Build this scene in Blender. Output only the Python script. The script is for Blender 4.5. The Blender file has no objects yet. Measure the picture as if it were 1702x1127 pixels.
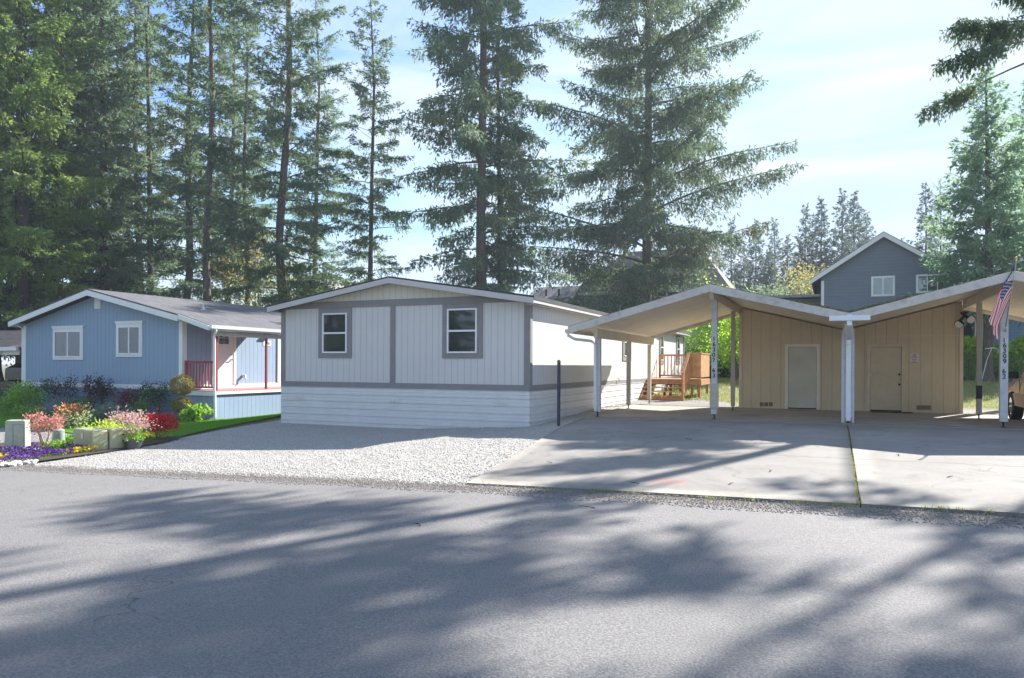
import bpy, math, random
import numpy as np
from mathutils import Vector, Matrix
rnd = random.Random(7)
C = bpy.context.scene.collection
SC = bpy.context.scene
# ---------------------------------------------------------------- camera, sky, sun, exposure
F, CX, HY, ROLL = 1195.0, 851.0, 607.0, 0.005        # focal length in photo pixels, horizon
CAMZ = 1.6
cam = bpy.data.objects.new('camera', bpy.data.cameras.new('camera')); C.objects.link(cam)
cam.data.sensor_width = 36; cam.data.lens = F / 1702 * 36
cam.data.shift_y = (HY - 563.5) / 1702
cam.data.clip_start = .1; cam.data.clip_end = 3000
cam.location = (0, 0, CAMZ); cam.rotation_euler = (math.pi/2, -ROLL, 0)
SC.camera = cam
SUNV = Vector((1.1, 1.0, 1.0)).normalized()
EL, AZ = math.asin(SUNV.z), math.atan2(SUNV.x, SUNV.y)
w = bpy.data.worlds.new('World'); SC.world = w; w.use_nodes = True
nt = w.node_tree; nt.nodes.clear()
out = nt.nodes.new('ShaderNodeOutputWorld'); bg = nt.nodes.new('ShaderNodeBackground')
sky = nt.nodes.new('ShaderNodeTexSky'); sky.sky_type = 'NISHITA'; sky.sun_disc = False
sky.sun_elevation = EL; sky.sun_rotation = AZ; sky.air_density = 1.0; sky.dust_density = .5; sky.ozone_density = 3.0
tc = nt.nodes.new('ShaderNodeTexCoord')
mp = nt.nodes.new('ShaderNodeMapping'); mp.inputs['Rotation'].default_value = (0.12, 0.1, 0.5); mp.inputs['Scale'].default_value = (1.2, 1.2, 7)
nz = nt.nodes.new('ShaderNodeTexNoise'); nz.inputs['Scale'].default_value = 1.6; nz.inputs['Detail'].default_value = 7; nz.inputs['Roughness'].default_value = .55
nz.inputs['Distortion'].default_value = .6
cr = nt.nodes.new('ShaderNodeMapRange'); cr.inputs[1].default_value = .42; cr.inputs[2].default_value = .72; cr.inputs[3].default_value = .0; cr.inputs[4].default_value = .85
mx = nt.nodes.new('ShaderNodeMix'); mx.data_type = 'RGBA'
mx.inputs['B'].default_value = (3.0, 3.2, 3.5, 1)
nt.links.new(tc.outputs['Generated'], mp.inputs[0]); nt.links.new(mp.outputs[0], nz.inputs['Vector'])
nt.links.new(nz.outputs[0], cr.inputs[0]); nt.links.new(cr.outputs[0], mx.inputs['Factor'])
gm = nt.nodes.new('ShaderNodeGamma'); gm.inputs[1].default_value = .72
dk = nt.nodes.new('ShaderNodeMix'); dk.data_type = 'RGBA'; dk.blend_type = 'DARKEN'; dk.inputs['Factor'].default_value = 1; dk.inputs['B'].default_value = (1.95, 2.6, 3.4, 1)
tn = nt.nodes.new('ShaderNodeMix'); tn.data_type = 'RGBA'; tn.blend_type = 'MULTIPLY'; tn.inputs['Factor'].default_value = 1; tn.inputs['B'].default_value = (.68, .90, 1.20, 1)
nt.links.new(sky.outputs[0], gm.inputs[0]); nt.links.new(gm.outputs[0], tn.inputs['A']); nt.links.new(tn.outputs['Result'], dk.inputs['A']); nt.links.new(dk.outputs['Result'], mx.inputs['A']); nt.links.new(mx.outputs['Result'], bg.inputs[0])
bg.inputs[1].default_value = .108
nt.links.new(bg.outputs[0], out.inputs[0])
sl = bpy.data.lights.new('sun', 'SUN'); sl.energy = 4.4; sl.angle = math.radians(.4); sl.color = (1, .95, .88)
so = bpy.data.objects.new('sun', sl); C.objects.link(so)
so.rotation_euler = (-SUNV).to_track_quat('-Z', 'Y').to_euler(); so.location = (30, 30, 40)
SC.view_settings.view_transform = 'Standard'; SC.view_settings.look = 'None'
SC.view_settings.exposure = 1.76; SC.view_settings.gamma = 1; SC.view_settings.use_curve_mapping = False
SC.cycles.max_bounces = 8; SC.cycles.diffuse_bounces = 6; SC.cycles.transparent_max_bounces = 8

# ---------------------------------------------------------------- frames and maths
CS, SN = math.cos(math.radians(24)), math.sin(math.radians(24))
def W(u, v): return (CS*u + SN*v, -SN*u + CS*v)
def LOC(x, y): return (CS*x - SN*y, SN*x + CS*y)
def sm(t): t = np.clip(t, 0, 1); return t*t*(3-2*t)
EN, ED, EC = (.366, .930), (.930, -.366), 8.85       # road edge: s = behind the edge, w = along it
def SW(x, y): return (EN[0]*x + EN[1]*y - EC, ED[0]*x + ED[1]*y)
def XY(s, w_): s2 = s + EC; return (EN[0]*s2 + ED[0]*w_, EN[1]*s2 + ED[1]*w_)
def _i(x, a, b, k): return sum(np.interp(x + o, a, b) for o in (-k, -k/2, 0, k/2, k)) / 5
def ground(x, y):
    s, a = SW(x, y); u, v = LOC(x, y)
    road = _i(a, [-40, -13.5, -4.2, 2.2, 30], [-.55, -.32, -.07, 0, .08], 2)
    f = _i(u, [-40, -28, -18.2, -15.4, -11, -7.2, -5.9, 0, 3.5, 30], [-.28, -.26, -.26, -.22, -.22, -.02, .14, .19, .21, .25], .5)
    k = sm((u + 20) / 8)
    f = f + (.2 - f) * sm((v - 17) / 8) * k
    f = f + sm((v - 28) / 13) * .62 * sm((u + 13) / 5)
    return road + (f - road) * sm((s - .1) / 8.5)
def gz(x, y): return float(ground(np.float64(x), np.float64(y)))
def ray(px, py, z):   # where the sight line through a photo pixel meets the level z
    t = (px - CX) / F; h = HY + ROLL*(px - CX); y = (CAMZ - z) * F / (py - h); return (t*y, y)
def on_ground(px, py):
    z = 0
    for _ in range(12): x, y = ray(px, py, z); z = .5*z + .5*gz(x, y)
    return x, y, gz(x, y)
def U(px, v): t = (px - CX)/F; return (t*CS*v - SN*v)/(CS + t*SN)
def V(px, u): t = (px - CX)/F; return (CS*u + t*SN*u)/(t*CS - SN)
def Z(py, px, dist): return CAMZ + (HY + ROLL*(px - CX) - py) * dist / F

# ---------------------------------------------------------------- materials
def newmat(name):
    m = bpy.data.materials.new(name); m.use_nodes = True
    t = m.node_tree; b = t.nodes['Principled BSDF']; return m, t, b
class N:
    def __init__(s, t): s.t = t
    def __call__(s, typ, **k):
        n = s.t.nodes.new('ShaderNode' + typ)
        for a, b in k.items(): setattr(n, a, b)
        return n
    def link(s, a, b): s.t.links.new(a, b)
    def math(s, op, a, b=0.0, c=0.0):
        n = s('Math', operation=op)
        for i, v in enumerate((a, b, c)):
            if hasattr(v, 'links') or isinstance(v, bpy.types.NodeSocket): s.link(v, n.inputs[i])
            else: n.inputs[i].default_value = v
        return n.outputs[0]
    def noise(s, scale, detail=4, rough=.5, vec=None, dist=0):
        n = s('TexNoise'); n.inputs['Scale'].default_value = scale; n.inputs['Detail'].default_value = detail
        n.inputs['Roughness'].default_value = rough; n.inputs['Distortion'].default_value = dist
        if vec is not None: s.link(vec, n.inputs['Vector'])
        return n.outputs[0]
    def rng(s, v, a, b, c, d):
        n = s('MapRange'); s.link(v, n.inputs[0])
        for i, q in enumerate((a, b, c, d)): n.inputs[i+1].default_value = q
        return n.outputs[0]
    def mix(s, f, a, b, mode='MIX'):
        n = s('Mix', data_type='RGBA', blend_type=mode)
        for k, v in (('Factor', f), ('A', a), ('B', b)):
            if isinstance(v, bpy.types.NodeSocket): s.link(v, n.inputs[k])
            elif k == 'Factor': n.inputs[k].default_value = v
            else: n.inputs[k].default_value = tuple(v) + (1,) if len(v) == 3 else v
        return n.outputs['Result']
    def bump(s, h, strength, dist=.01, b=None):
        n = s('Bump'); n.inputs['Strength'].default_value = strength; n.inputs['Distance'].default_value = dist
        s.link(h, n.inputs['Height'])
        if b is not None: s.link(n.outputs[0], b.inputs['Normal'])
        return n.outputs[0]
def sc3(c, k): return tuple(min(1, x*k) for x in c)
def obj_co(n): return n('TexCoord').outputs['Object']
def plain(name, col, rough=.6, var=.12, scale=3, bump=.15, bscale=60, metal=0, spec=.5, dirt=None, dirtamt=.3):
    m, t, b = newmat(name); n = N(t); co = obj_co(n)
    f = n.rng(n.noise(scale, 5, .6, co), .3, .7, 0, 1)
    c = n.mix(f, sc3(col, 1-var), sc3(col, 1+var))
    if dirt:
        d = n.rng(n.noise(scale*2.3, 6, .7, co), .5, .68, 0, dirtamt); c = n.mix(d, c, dirt)
    n.link(c, b.inputs['Base Color']); b.inputs['Roughness'].default_value = rough; b.inputs['Metallic'].default_value = metal
    b.inputs['Specular IOR Level'].default_value = spec
    if bump: n.bump(n.noise(bscale, 3, .6, co), bump, .004, b)
    return m
def siding(name, col, period=.2, gw=.07, dark=.5, var=.05, rough=.6):
    m, t, b = newmat(name); n = N(t); tcn = n('TexCoord'); co = tcn.outputs['Object']
    s1 = n('SeparateXYZ'); n.link(co, s1.inputs[0]); s2 = n('SeparateXYZ'); n.link(tcn.outputs['Normal'], s2.inputs[0])
    c = n.math('ADD', n.math('MULTIPLY', s1.outputs[0], n.math('ABSOLUTE', s2.outputs[1])), n.math('MULTIPLY', s1.outputs[1], n.math('ABSOLUTE', s2.outputs[0])))
    f = n.math('FRACT', n.math('DIVIDE', n.math('ADD', c, 50.0), period))
    d = n.math('ABSOLUTE', n.math('SUBTRACT', f, .5))
    g = n.rng(d, .5-gw, .5-gw*.35, 0, 1)
    mpn = n('Mapping'); mpn.inputs['Scale'].default_value = (9, 9, .8); n.link(co, mpn.inputs[0])
    grain = n.noise(3, 6, .6, mpn.outputs[0]); big = n.noise(.7, 4, .6, co)
    base = n.mix(n.rng(grain, .3, .7, 0, 1), sc3(col, 1-var), sc3(col, 1+var))
    base = n.mix(n.rng(big, .35, .7, 0, .5), base, sc3(col, 1-var*2.4))
    base = n.mix(n.math('MULTIPLY', g, .8), base, sc3(col, dark))
    n.link(base, b.inputs['Base Color']); b.inputs['Roughness'].default_value = rough; b.inputs['Specular IOR Level'].default_value = .3
    h = n.math('SUBTRACT', n.math('MULTIPLY', grain, .12), g)
    n.bump(h, .6, .008, b)
    return m
def lap(name, col, period=.18, var=.06, dark=.45):
    m, t, b = newmat(name); n = N(t); co = obj_co(n); s = n('SeparateXYZ'); n.link(co, s.inputs[0])
    f = n.math('FRACT', n.math('DIVIDE', n.math('ADD', s.outputs[2], 10.0), period))
    g = n.rng(f, .0, .07, 1, 0)
    base = n.mix(n.rng(n.noise(2, 5, .6, co), .3, .7, 0, 1), sc3(col, 1-var), sc3(col, 1+var))
    base = n.mix(n.math('MULTIPLY', g, .7), base, sc3(col, dark)); n.link(base, b.inputs['Base Color'])
    b.inputs['Roughness'].default_value = .6
    n.bump(n.math('SUBTRACT', 1.0, f), .5, .012, b); return m
def shingle(name, c1, c2, moss=None):
    m, t, b = newmat(name); n = N(t); co = obj_co(n)
    br = n('TexBrick'); n.link(co, br.inputs[0]); br.inputs['Scale'].default_value = 1
    br.inputs['Brick Width'].default_value = .32; br.inputs['Row Height'].default_value = .14; br.inputs['Mortar Size'].default_value = .006
    br.inputs['Color1'].default_value = c1 + (1,); br.inputs['Color2'].default_value = c2 + (1,); br.inputs['Mortar'].default_value = sc3(c1, .45) + (1,)
    c = n.mix(n.rng(n.noise(90, 3, .6, co), .3, .7, 0, .5), br.outputs[0], sc3(c2, 1.25))
    if moss: c = n.mix(n.rng(n.noise(3, 6, .7, co), .5, .62, 0, .8), c, moss)
    n.link(c, b.inputs['Base Color']); b.inputs['Roughness'].default_value = .95
    n.bump(n.noise(150, 3, .6, co), .5, .006, b); return m
def glass(name, tint=(.02, .025, .03), rough=.04):
    m, t, b = newmat(name); n = N(t); co = obj_co(n)
    b.inputs['Base Color'].default_value = tint + (1,); b.inputs['Roughness'].default_value = rough
    b.inputs['Specular IOR Level'].default_value = .9; b.inputs['IOR'].default_value = 1.6
    n.bump(n.noise(1.3, 2, .5, co), .08, .02, b)
    return m
def clearglass(name):
    m, t, b = newmat(name); n = N(t)
    tr = n('BsdfTransparent'); tr.inputs[0].default_value = (.8, .86, .84, 1); gl = n('BsdfGlossy'); gl.inputs['Roughness'].default_value = .03
    gl.inputs['Color'].default_value = (.9, .95, 1, 1)
    fr = n('Fresnel'); fr.inputs[0].default_value = 1.5; mxs = n('MixShader')
    k = n.math('ADD', n.math('MULTIPLY', fr.outputs[0], 1.6), .05)
    n.link(k, mxs.inputs[0]); n.link(tr.outputs[0], mxs.inputs[1]); n.link(gl.outputs[0], mxs.inputs[2])
    n.link(mxs.outputs[0], t.nodes['Material Output'].inputs[0]); return m
def leaf(name, c1, c2, c3=None, trans=.35, rough=.6, amt3=.12):
    m, t, b = newmat(name); n = N(t)
    at = n('Attribute'); at.attribute_name = 'shade'; s = at.outputs['Fac']
    oi = n('ObjectInfo')
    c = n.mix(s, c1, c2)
    if c3: c = n.mix(n.rng(s, 1-amt3, 1-amt3+.02, 0, 1), c, c3)
    c = n.mix(n.math('MULTIPLY', oi.outputs['Random'], .35), c, sc3(c1, 1.1))
    n.link(c, b.inputs['Base Color']); b.inputs['Roughness'].default_value = rough; b.inputs['Specular IOR Level'].default_value = .25
    tl = n('BsdfTranslucent'); n.link(n.mix(.5, c, sc3(c2, 1.6)), tl.inputs[0])
    ms = n('MixShader'); ms.inputs[0].default_value = trans
    n.link(b.outputs[0], ms.inputs[1]); n.link(tl.outputs[0], ms.inputs[2]); n.link(ms.outputs[0], t.nodes['Material Output'].inputs[0])
    return m
def bark(name, c1, c2, sc=1.0):
    m, t, b = newmat(name); n = N(t); co = obj_co(n); mpn = n('Mapping'); mpn.inputs['Scale'].default_value = (9*sc, 9*sc, 1.6*sc); n.link(co, mpn.inputs[0])
    f = n.noise(2.2, 6, .65, mpn.outputs[0]); c = n.mix(n.rng(f, .35, .65, 0, 1), c1, c2); n.link(c, b.inputs['Base Color'])
    b.inputs['Roughness'].default_value = .95; n.bump(f, 1, .05, b); return m

M = {}
M['grey_siding'] = siding('grey_siding', (.63, .61, .585), .2, .045, .55, .03)
M['cream_siding'] = siding('cream_siding', (.66, .63, .54), .2, .045, .6, .03)
M['grey_trim'] = plain('grey_trim', (.235, .225, .22), .6, .06)
M['fascia_grey'] = plain('fascia_grey', (.50, .48, .46), .55, .05)
M['skirt_white'] = plain('skirt_white', (.70, .70, .69), .4, .05, 2, .05, dirt=(.55, .53, .50), dirtamt=.12)
M['white'] = plain('white_paint', (.76, .76, .74), .45, .04, 2, .05)
M['vinyl'] = plain('vinyl_white', (.80, .81, .82), .3, .03, 2, .02)
M['blue_siding'] = siding('blue_siding', (.275, .375, .50), .2, .06, .6, .05)
M['blue_skirt'] = plain('blue_skirt', (.215, .30, .41), .5, .08, 2, .1)
M['red_paint'] = plain('red_paint', (.27, .045, .04), .5, .15, 5, .15)
M['deck_red'] = plain('deck_red', (.34, .17, .15), .7, .2, 6)
M['vent_dark'] = plain('vent_dark', (.22, .16, .10), .6, .2)
M['roof_grey'] = shingle('roof_grey', (.062, .062, .07), (.12, .12, .13))
M['roof_dark'] = shingle('roof_dark', (.035, .035, .038), (.06, .06, .062))
M['roof_brown'] = shingle('roof_brown', (.26, .17, .12), (.36, .25, .19), (.12, .11, .06))
M['roof_mossy'] = shingle('roof_mossy', (.16, .14, .12), (.26, .23, .19), (.10, .10, .05))
M['tan_siding'] = siding('tan_siding', (.70, .585, .40), .3, .028, .5, .07)
M['tan_paint'] = plain('tan_paint', (.68, .58, .43), .6, .1, 3, .15)
M['soffit'] = plain('soffit_tan', (.78, .69, .55), .6, .08, 2, .15)
M['frame_cream'] = plain('frame_cream', (.84, .77, .66), .5, .05, 4)
M['soffit_shade'] = plain('soffit_shade', (.22, .17, .115), .8, .1)  # shade of the recesses between the decking ribs, put into the colour
M['fascia_old'] = plain('fascia_old', (.58, .54, .48), .65, .06, 2, .3, dirt=(.22, .19, .16), dirtamt=.5)
M['post_white'] = plain('post_paint', (.60, .60, .60), .55, .08, 6, .3, dirt=(.40, .30, .24), dirtamt=.35)
M['post_tan'] = plain('post_tan', (.52, .46, .37), .6, .08, 6, .3)
M['door_khaki'] = plain('door_khaki', (.60, .57, .47), .5, .07, 2, .15)
M['door_tan'] = plain('door_tan', (.66, .55, .37), .6, .06, 2, .2, dirt=(.42, .32, .20), dirtamt=.3)
M['iron'] = plain('dark_metal', (.02, .02, .022), .4, .2, metal=.6)
M['navy'] = plain('navy_post', (.03, .038, .055), .45, .2)
M['steel'] = plain('galvanised', (.5, .51, .52), .35, .1, metal=.9)
M['chain'] = plain('chain_wire', (.12, .13, .12), .5, .1, metal=.5)
M['brass'] = plain('brass', (.7, .5, .2), .3, .1, metal=1)
M['wood'] = plain('cedar_wood', (.42, .20, .085), .6, .25, 4, .25, 40)
M['wood_light'] = plain('cedar_panel', (.47, .26, .115), .6, .25, 5, .25, 40)
M['concrete_block'] = plain('concrete_block', (.42, .41, .39), .9, .15, 5, .5)
M['fence_wood'] = siding('fence_wood', (.26, .18, .115), .14, .08, .3, .15)
M['slate_lap'] = lap('slate_lap', (.14, .17, .21), .19)
M['blue_lap'] = lap('blue_lap', (.20, .29, .42), .19)
M['white_lap'] = lap('white_lap', (.58, .6, .64), .17, dark=.6)
M['olive_lap'] = lap('olive_lap', (.22, .19, .10), .18)
M['tan_lap'] = lap('tan_lap', (.42, .36, .32), .18)
M['dark_void'] = plain('garage_shade', (.045, .05, .06), .8)  # darkness of the unlit garage opening, painted as a colour
M['roof_far'] = shingle('roof_far', (.20, .175, .175), (.27, .24, .24))
M['roof_far_grey'] = shingle('roof_far_grey', (.16, .16, .18), (.22, .22, .24))
M['glass'] = glass('window_glass'); M['glass2'] = clearglass('clear_glass')
M['curtain'] = plain('curtain', (.30, .31, .29), .9, .2, 3, 0); M['curtain_green'] = plain('curtain_light', (.50, .50, .45), .9, .15, 3, 0)
M['black_car'] = plain('black_paint', (.008, .008, .01), .15, .1, spec=.8)
M['tyre'] = plain('rubber', (.012, .012, .012), .85)
M['tan_car'] = plain('tan_car_paint', (.40, .19, .12), .25, .06, 1, .0, metal=.35)
M['maroon_car'] = plain('maroon_car_paint', (.16, .045, .035), .3, .06, 1, .0, metal=.3)
M['chrome'] = plain('chrome', (.7, .7, .7), .15, .05, metal=1, bump=0)
M['amber'] = plain('amber_lens', (.55, .25, .04), .2)
M['util_green'] = plain('utility_green', (.36, .37, .22), .5, .1, 4, .15, dirt=(.50, .44, .22), dirtamt=.55)
M['util_pale'] = plain('utility_pale', (.42, .44, .34), .5, .1, 6, .15, dirt=(.30, .32, .22), dirtamt=.4)
M['util_teal'] = plain('utility_teal', (.24, .33, .27), .5, .12, 5, .15)
M['label_white'] = plain('label_white', (.7, .7, .68), .5, .04, bump=0)
M['ink'] = plain('ink', (.01, .01, .012), .5, .05, bump=0)
M['ink_red'] = plain('ink_red', (.5, .05, .04), .5, .05, bump=0)
M['pot'] = plain('pot_plastic', (.05, .055, .065), .5, .2)
M['soil'] = plain('soil', (.045, .03, .02), .95, .4, 12, 1, 50)
M['flag_red'] = plain('flag_red', (.62, .008, .02), .7, .05, bump=0)
M['flag_white'] = plain('flag_white', (.78, .76, .78), .7, .03, bump=0)
M['flag_blue'] = plain('flag_blue', (.012, .02, .15), .7, .05, bump=0)
M['bark'] = bark('bark', (.07, .052, .04), (.19, .155, .12)); M['bark_dark'] = bark('bark_dark', (.035, .028, .022), (.10, .08, .06))
M['bark_moss'] = bark('bark_moss', (.10, .09, .03), (.22, .20, .10)); M['stem'] = bark('stem', (.10, .07, .04), (.22, .17, .12), 4)
M['stem_pale'] = bark('stem_pale', (.35, .24, .16), (.55, .42, .32), 4)
M['fir'] = leaf('fir_needles', (0.079, 0.139, 0.102), (0.186, 0.267, 0.141), (0.428, 0.279, 0.128), 0.42, amt3=.07)
M['spruce'] = leaf('spruce_needles', (0.062, 0.112, 0.065), (0.144, 0.213, 0.106), (0.281, 0.171, 0.089), 0.36, amt3=.16)
M['fir_bright'] = leaf('fir_bright', (0.095, 0.180, 0.053), (0.265, 0.359, 0.095), (0.416, 0.340, 0.113), 0.42, amt3=.08)
M['fir_blue'] = leaf('fir_blue', (0.117, 0.211, 0.152), (0.278, 0.410, 0.250), (0.439, 0.468, 0.205), 0.45, amt3=.05)
M['fir_far'] = leaf('fir_far', (0.061, 0.102, 0.088), (0.121, 0.161, 0.128), None, 0.4)
M['maple_green'] = leaf('maple_green', (.18, .34, .03), (.42, .58, .07), (.60, .70, .15), .5, amt3=.2)
M['shrub_green'] = leaf('shrub_green', (.05, .12, .02), (.14, .27, .05), (.25, .40, .09), .35)
M['shrub_dark'] = leaf('shrub_dark', (0.030, 0.068, 0.024), (0.075, 0.128, 0.045), None, 0.35)
M['shrub_bright'] = leaf('shrub_bright', (.10, .24, .02), (.26, .46, .05), (.5, .62, .12), .4, amt3=.25)
M['shrub_lime'] = leaf('shrub_lime', (.28, .42, .03), (.55, .68, .10), None, .4)
M['purple_leaf'] = leaf('purple_leaf', (0.032, 0.019, 0.029), (0.112, 0.048, 0.072), (0.064, 0.112, 0.048), 0.3, amt3=.2)
M['red_leaf'] = leaf('red_leaf', (.32, .008, .015), (.62, .02, .04), (.75, .10, .08), .35)
M['dark_red_leaf'] = leaf('dark_red_leaf', (.08, .012, .02), (.20, .03, .04), None, .3)
M['pink_leaf'] = leaf('pink_leaf', (.46, .15, .13), (.70, .34, .30), (.5, .3, .2), .35)
M['pinkwhite_leaf'] = leaf('pinkwhite_leaf', (.40, .12, .16), (.72, .45, .48), (.55, .62, .25), .35, amt3=.25)
M['orange_leaf'] = leaf('orange_leaf', (.50, .11, .05), (.75, .26, .14), (.45, .50, .14), .35, amt3=.3)
M['variegated_leaf'] = leaf('variegated', (.18, .26, .07), (.55, .55, .30), (.55, .25, .15), .35)
M['golden_leaf'] = leaf('golden_leaf', (.22, .22, .07), (.40, .34, .12), (.35, .40, .12), .45)
M['topiary'] = leaf('topiary', (0.144, 0.136, 0.032), (0.352, 0.304, 0.096), (0.480, 0.384, 0.160), 0.3, amt3=.15)
M['hosta'] = leaf('hosta', (.12, .20, .12), (.26, .36, .26), None, .35)
M['grass_leaf'] = leaf('grass_leaf', (.09, .24, .015), (.20, .42, .03), (.32, .50, .07), .4)
M['grass_dry'] = leaf('grass_dry', (.16, .20, .05), (.36, .37, .13), (.45, .40, .22), .35, amt3=.25)
M['pansy_purple'] = leaf('pansy_purple', (.07, .012, .17), (.22, .05, .38), (.42, .28, .60), .25, amt3=.2)
M['pansy_yellow'] = leaf('pansy_yellow', (.62, .38, .01), (.80, .58, .03), None, .25)
# ground materials
def asphalt():
    m, t, b = newmat('asphalt'); n = N(t); co = obj_co(n)
    big = n.noise(.35, 5, .6, co); fine = n.noise(60, 4, .75, co); vo = n('TexVoronoi'); vo.inputs['Scale'].default_value = 70; n.link(co, vo.inputs['Vector'])
    c = n.mix(n.rng(big, .3, .7, 0, 1), (.225, .218, .214), (.285, .274, .264))
    c = n.mix(n.rng(fine, .38, .62, 0, 1), sc3((.23, .223, .22), .5), c)
    sp = n.rng(vo.outputs['Distance'], .0, .22, 1, 0); r = n.rng(n.noise(28, 2, .5, co), .58, .66, 0, .8)
    c = n.mix(n.math('MULTIPLY', sp, r), c, (.50, .49, .48))
    d = n.rng(n.noise(8, 2, .5, co), .68, .74, 0, .7); c = n.mix(n.math('MULTIPLY', d, n.rng(vo.outputs['Distance'], .1, .3, 1, 0)), c, (.05, .05, .05))
    mpa = n('Mapping'); mpa.inputs['Rotation'].default_value = (0, 0, .38); mpa.inputs['Scale'].default_value = (.05, .5, 1); n.link(co, mpa.inputs[0])
    c = n.mix(n.rng(n.noise(1.3, 4, .6, mpa.outputs[0]), .42, .62, 0, .28), c, (.15, .145, .145))
    cv = n('TexVoronoi', feature='DISTANCE_TO_EDGE'); cv.inputs['Scale'].default_value = .33; wv_ = n('TexNoise'); wv_.inputs['Scale'].default_value = 1.4; wv_.inputs['Detail'].default_value = 6; n.link(co, wv_.inputs['Vector'])
    va = n('VectorMath', operation='ADD'); n.link(co, va.inputs[0]); n.link(wv_.outputs['Color'], va.inputs[1]); n.link(va.outputs[0], cv.inputs['Vector'])
    ck = n.math('MULTIPLY', n.rng(cv.outputs[0], .0, .0035, 1, 0), n.rng(n.noise(.5, 3, .6, co), .5, .6, 0, .75)); c = n.mix(ck, c, (.05, .05, .052))
    pl_ = n.rng(n.noise(2.3, 2, .4, co), .74, .78, 0, .35); c = n.mix(pl_, c, (.42, .41, .40))
    n.link(c, b.inputs['Base Color']); b.inputs['Roughness'].default_value = .88; b.inputs['Specular IOR Level'].default_value = .35
    n.bump(n.math('ADD', fine, n.math('MULTIPLY', vo.outputs['Distance'], .8)), .45, .007, b); return m
M['asphalt'] = asphalt()
def pebbles(name, cols, scale, bump=.9, big=.6):
    m, t, b = newmat(name); n = N(t); co = obj_co(n)
    vo = n('TexVoronoi'); vo.inputs['Scale'].default_value = scale; n.link(co, vo.inputs['Vector'])
    s = n('SeparateColor'); n.link(vo.outputs['Color'], s.inputs[0])
    rp = n('ValToRGB'); n.link(s.outputs[0], rp.inputs[0]); e = rp.color_ramp.elements
    e[0].position = 0; e[0].color = cols[0] + (1,); e[1].position = 1; e[1].color = cols[-1] + (1,)
    for i, c in enumerate(cols[1:-1]): q = e.new((i+1)/(len(cols)-1)); q.color = c + (1,)
    gap = n.rng(vo.outputs['Distance'], .45, .75, 0, .7)
    c = n.mix(gap, rp.outputs[0], sc3(cols[0], .5)); c = n.mix(n.rng(n.noise(big, 5, .6, co), .4, .7, 0, .5), c, sc3(cols[1], .8))
    n.link(c, b.inputs['Base Color']); b.inputs['Roughness'].default_value = .95
    c2_ = n.mix(n.rng(n.noise(.9, 6, .65, co, 1.2), .5, .68, 0, .45), c, sc3(cols[-2], .78)); t.links.new(c2_, b.inputs['Base Color'])
    h = n.math('ADD', n.math('ADD', n.math('SUBTRACT', 1.0, vo.outputs['Distance']), n.math('MULTIPLY', n.noise(6, 5, .6, co), 2.2)), n.math('MULTIPLY', n.noise(1.2, 3, .5, co, 1), 5.0))
    n.bump(h, bump, .03, b); return m
M['gravel'] = pebbles('gravel_white', [(.24, .22, .20), (.47, .45, .41), (.54, .52, .485), (.60, .58, .54), (.64, .62, .58)], 52)
M['shoulder'] = pebbles('gravel_shoulder', [(.10, .09, .08), (.20, .18, .165), (.28, .255, .23), (.36, .32, .28)], 38, .9, 1.5)
M['path_gravel'] = pebbles('path_gravel', [(.14, .13, .12), (.28, .26, .25), (.36, .34, .33), (.42, .4, .38)], 30)
REDP = [0, 0]
def concrete(name, col, marks=False):
    m, t, b = newmat(name); n = N(t); co = obj_co(n)
    a = n.noise(.5, 6, .65, co, 1); c = n.mix(n.rng(a, .32, .68, 0, 1), sc3(col, .78), sc3(col, 1.1))
    st = n.rng(n.noise(1.7, 7, .7, co, .6), .54, .72, 0, .75); c = n.mix(st, c, sc3(col, .42)); c = n.mix(n.rng(n.noise(7, 6, .7, co, .4), .56, .7, 0, .35), c, sc3(col, 1.35))
    rs = n.rng(n.noise(1.1, 4, .6, co), .6, .75, 0, .35); c = n.mix(rs, c, (.32, .20, .12))
    fine = n.noise(120, 3, .7, co); c = n.mix(n.rng(fine, .4, .7, 0, .5), c, sc3(col, .55))
    if marks:
        sx = n('SeparateXYZ'); n.link(co, sx.inputs[0]); v_ = n.math('ADD', n.math('MULTIPLY', sx.outputs[0], SN), n.math('MULTIPLY', sx.outputs[1], CS))
        d = n.math('ABSOLUTE', n.math('SUBTRACT', n.math('ADD', v_, n.math('MULTIPLY', n.noise(3, 3, .6, co), .05)), 12.85)); c = n.mix(n.rng(d, .008, .016, .75, 0), c, (.06, .055, .05))
        px_, py_, _ = on_ground(1113, 805); dd = n('VectorMath', operation='DISTANCE'); n.link(co, dd.inputs[0]); dd.inputs[1].default_value = (px_, py_, gz(px_, py_))
        c = n.mix(n.math('MULTIPLY', n.rng(n.math('ADD', dd.outputs['Value'], n.math('MULTIPLY', n.noise(5, 4, .6, co), .5)), .28, .55, .6, 0), n.rng(n.noise(14, 3, .6, co), .35, .6, .2, 1)), c, (.50, .10, .09))
        cv = n('TexVoronoi', feature='DISTANCE_TO_EDGE'); cv.inputs['Scale'].default_value = .28; wv_ = n('TexNoise'); wv_.inputs['Scale'].default_value = 1.1; wv_.inputs['Detail'].default_value = 7; n.link(co, wv_.inputs['Vector'])
        va = n('VectorMath', operation='ADD'); n.link(co, va.inputs[0]); n.link(wv_.outputs['Color'], va.inputs[1]); n.link(va.outputs[0], cv.inputs['Vector'])
        c = n.mix(n.rng(cv.outputs[0], .0, .003, .5, 0), c, (.08, .075, .07))
    n.link(c, b.inputs['Base Color']); b.inputs['Roughness'].default_value = .9; b.inputs['Specular IOR Level'].default_value = .3
    n.bump(n.math('ADD', fine, n.math('MULTIPLY', a, 1.5)), .5, .008, b); return m
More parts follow.
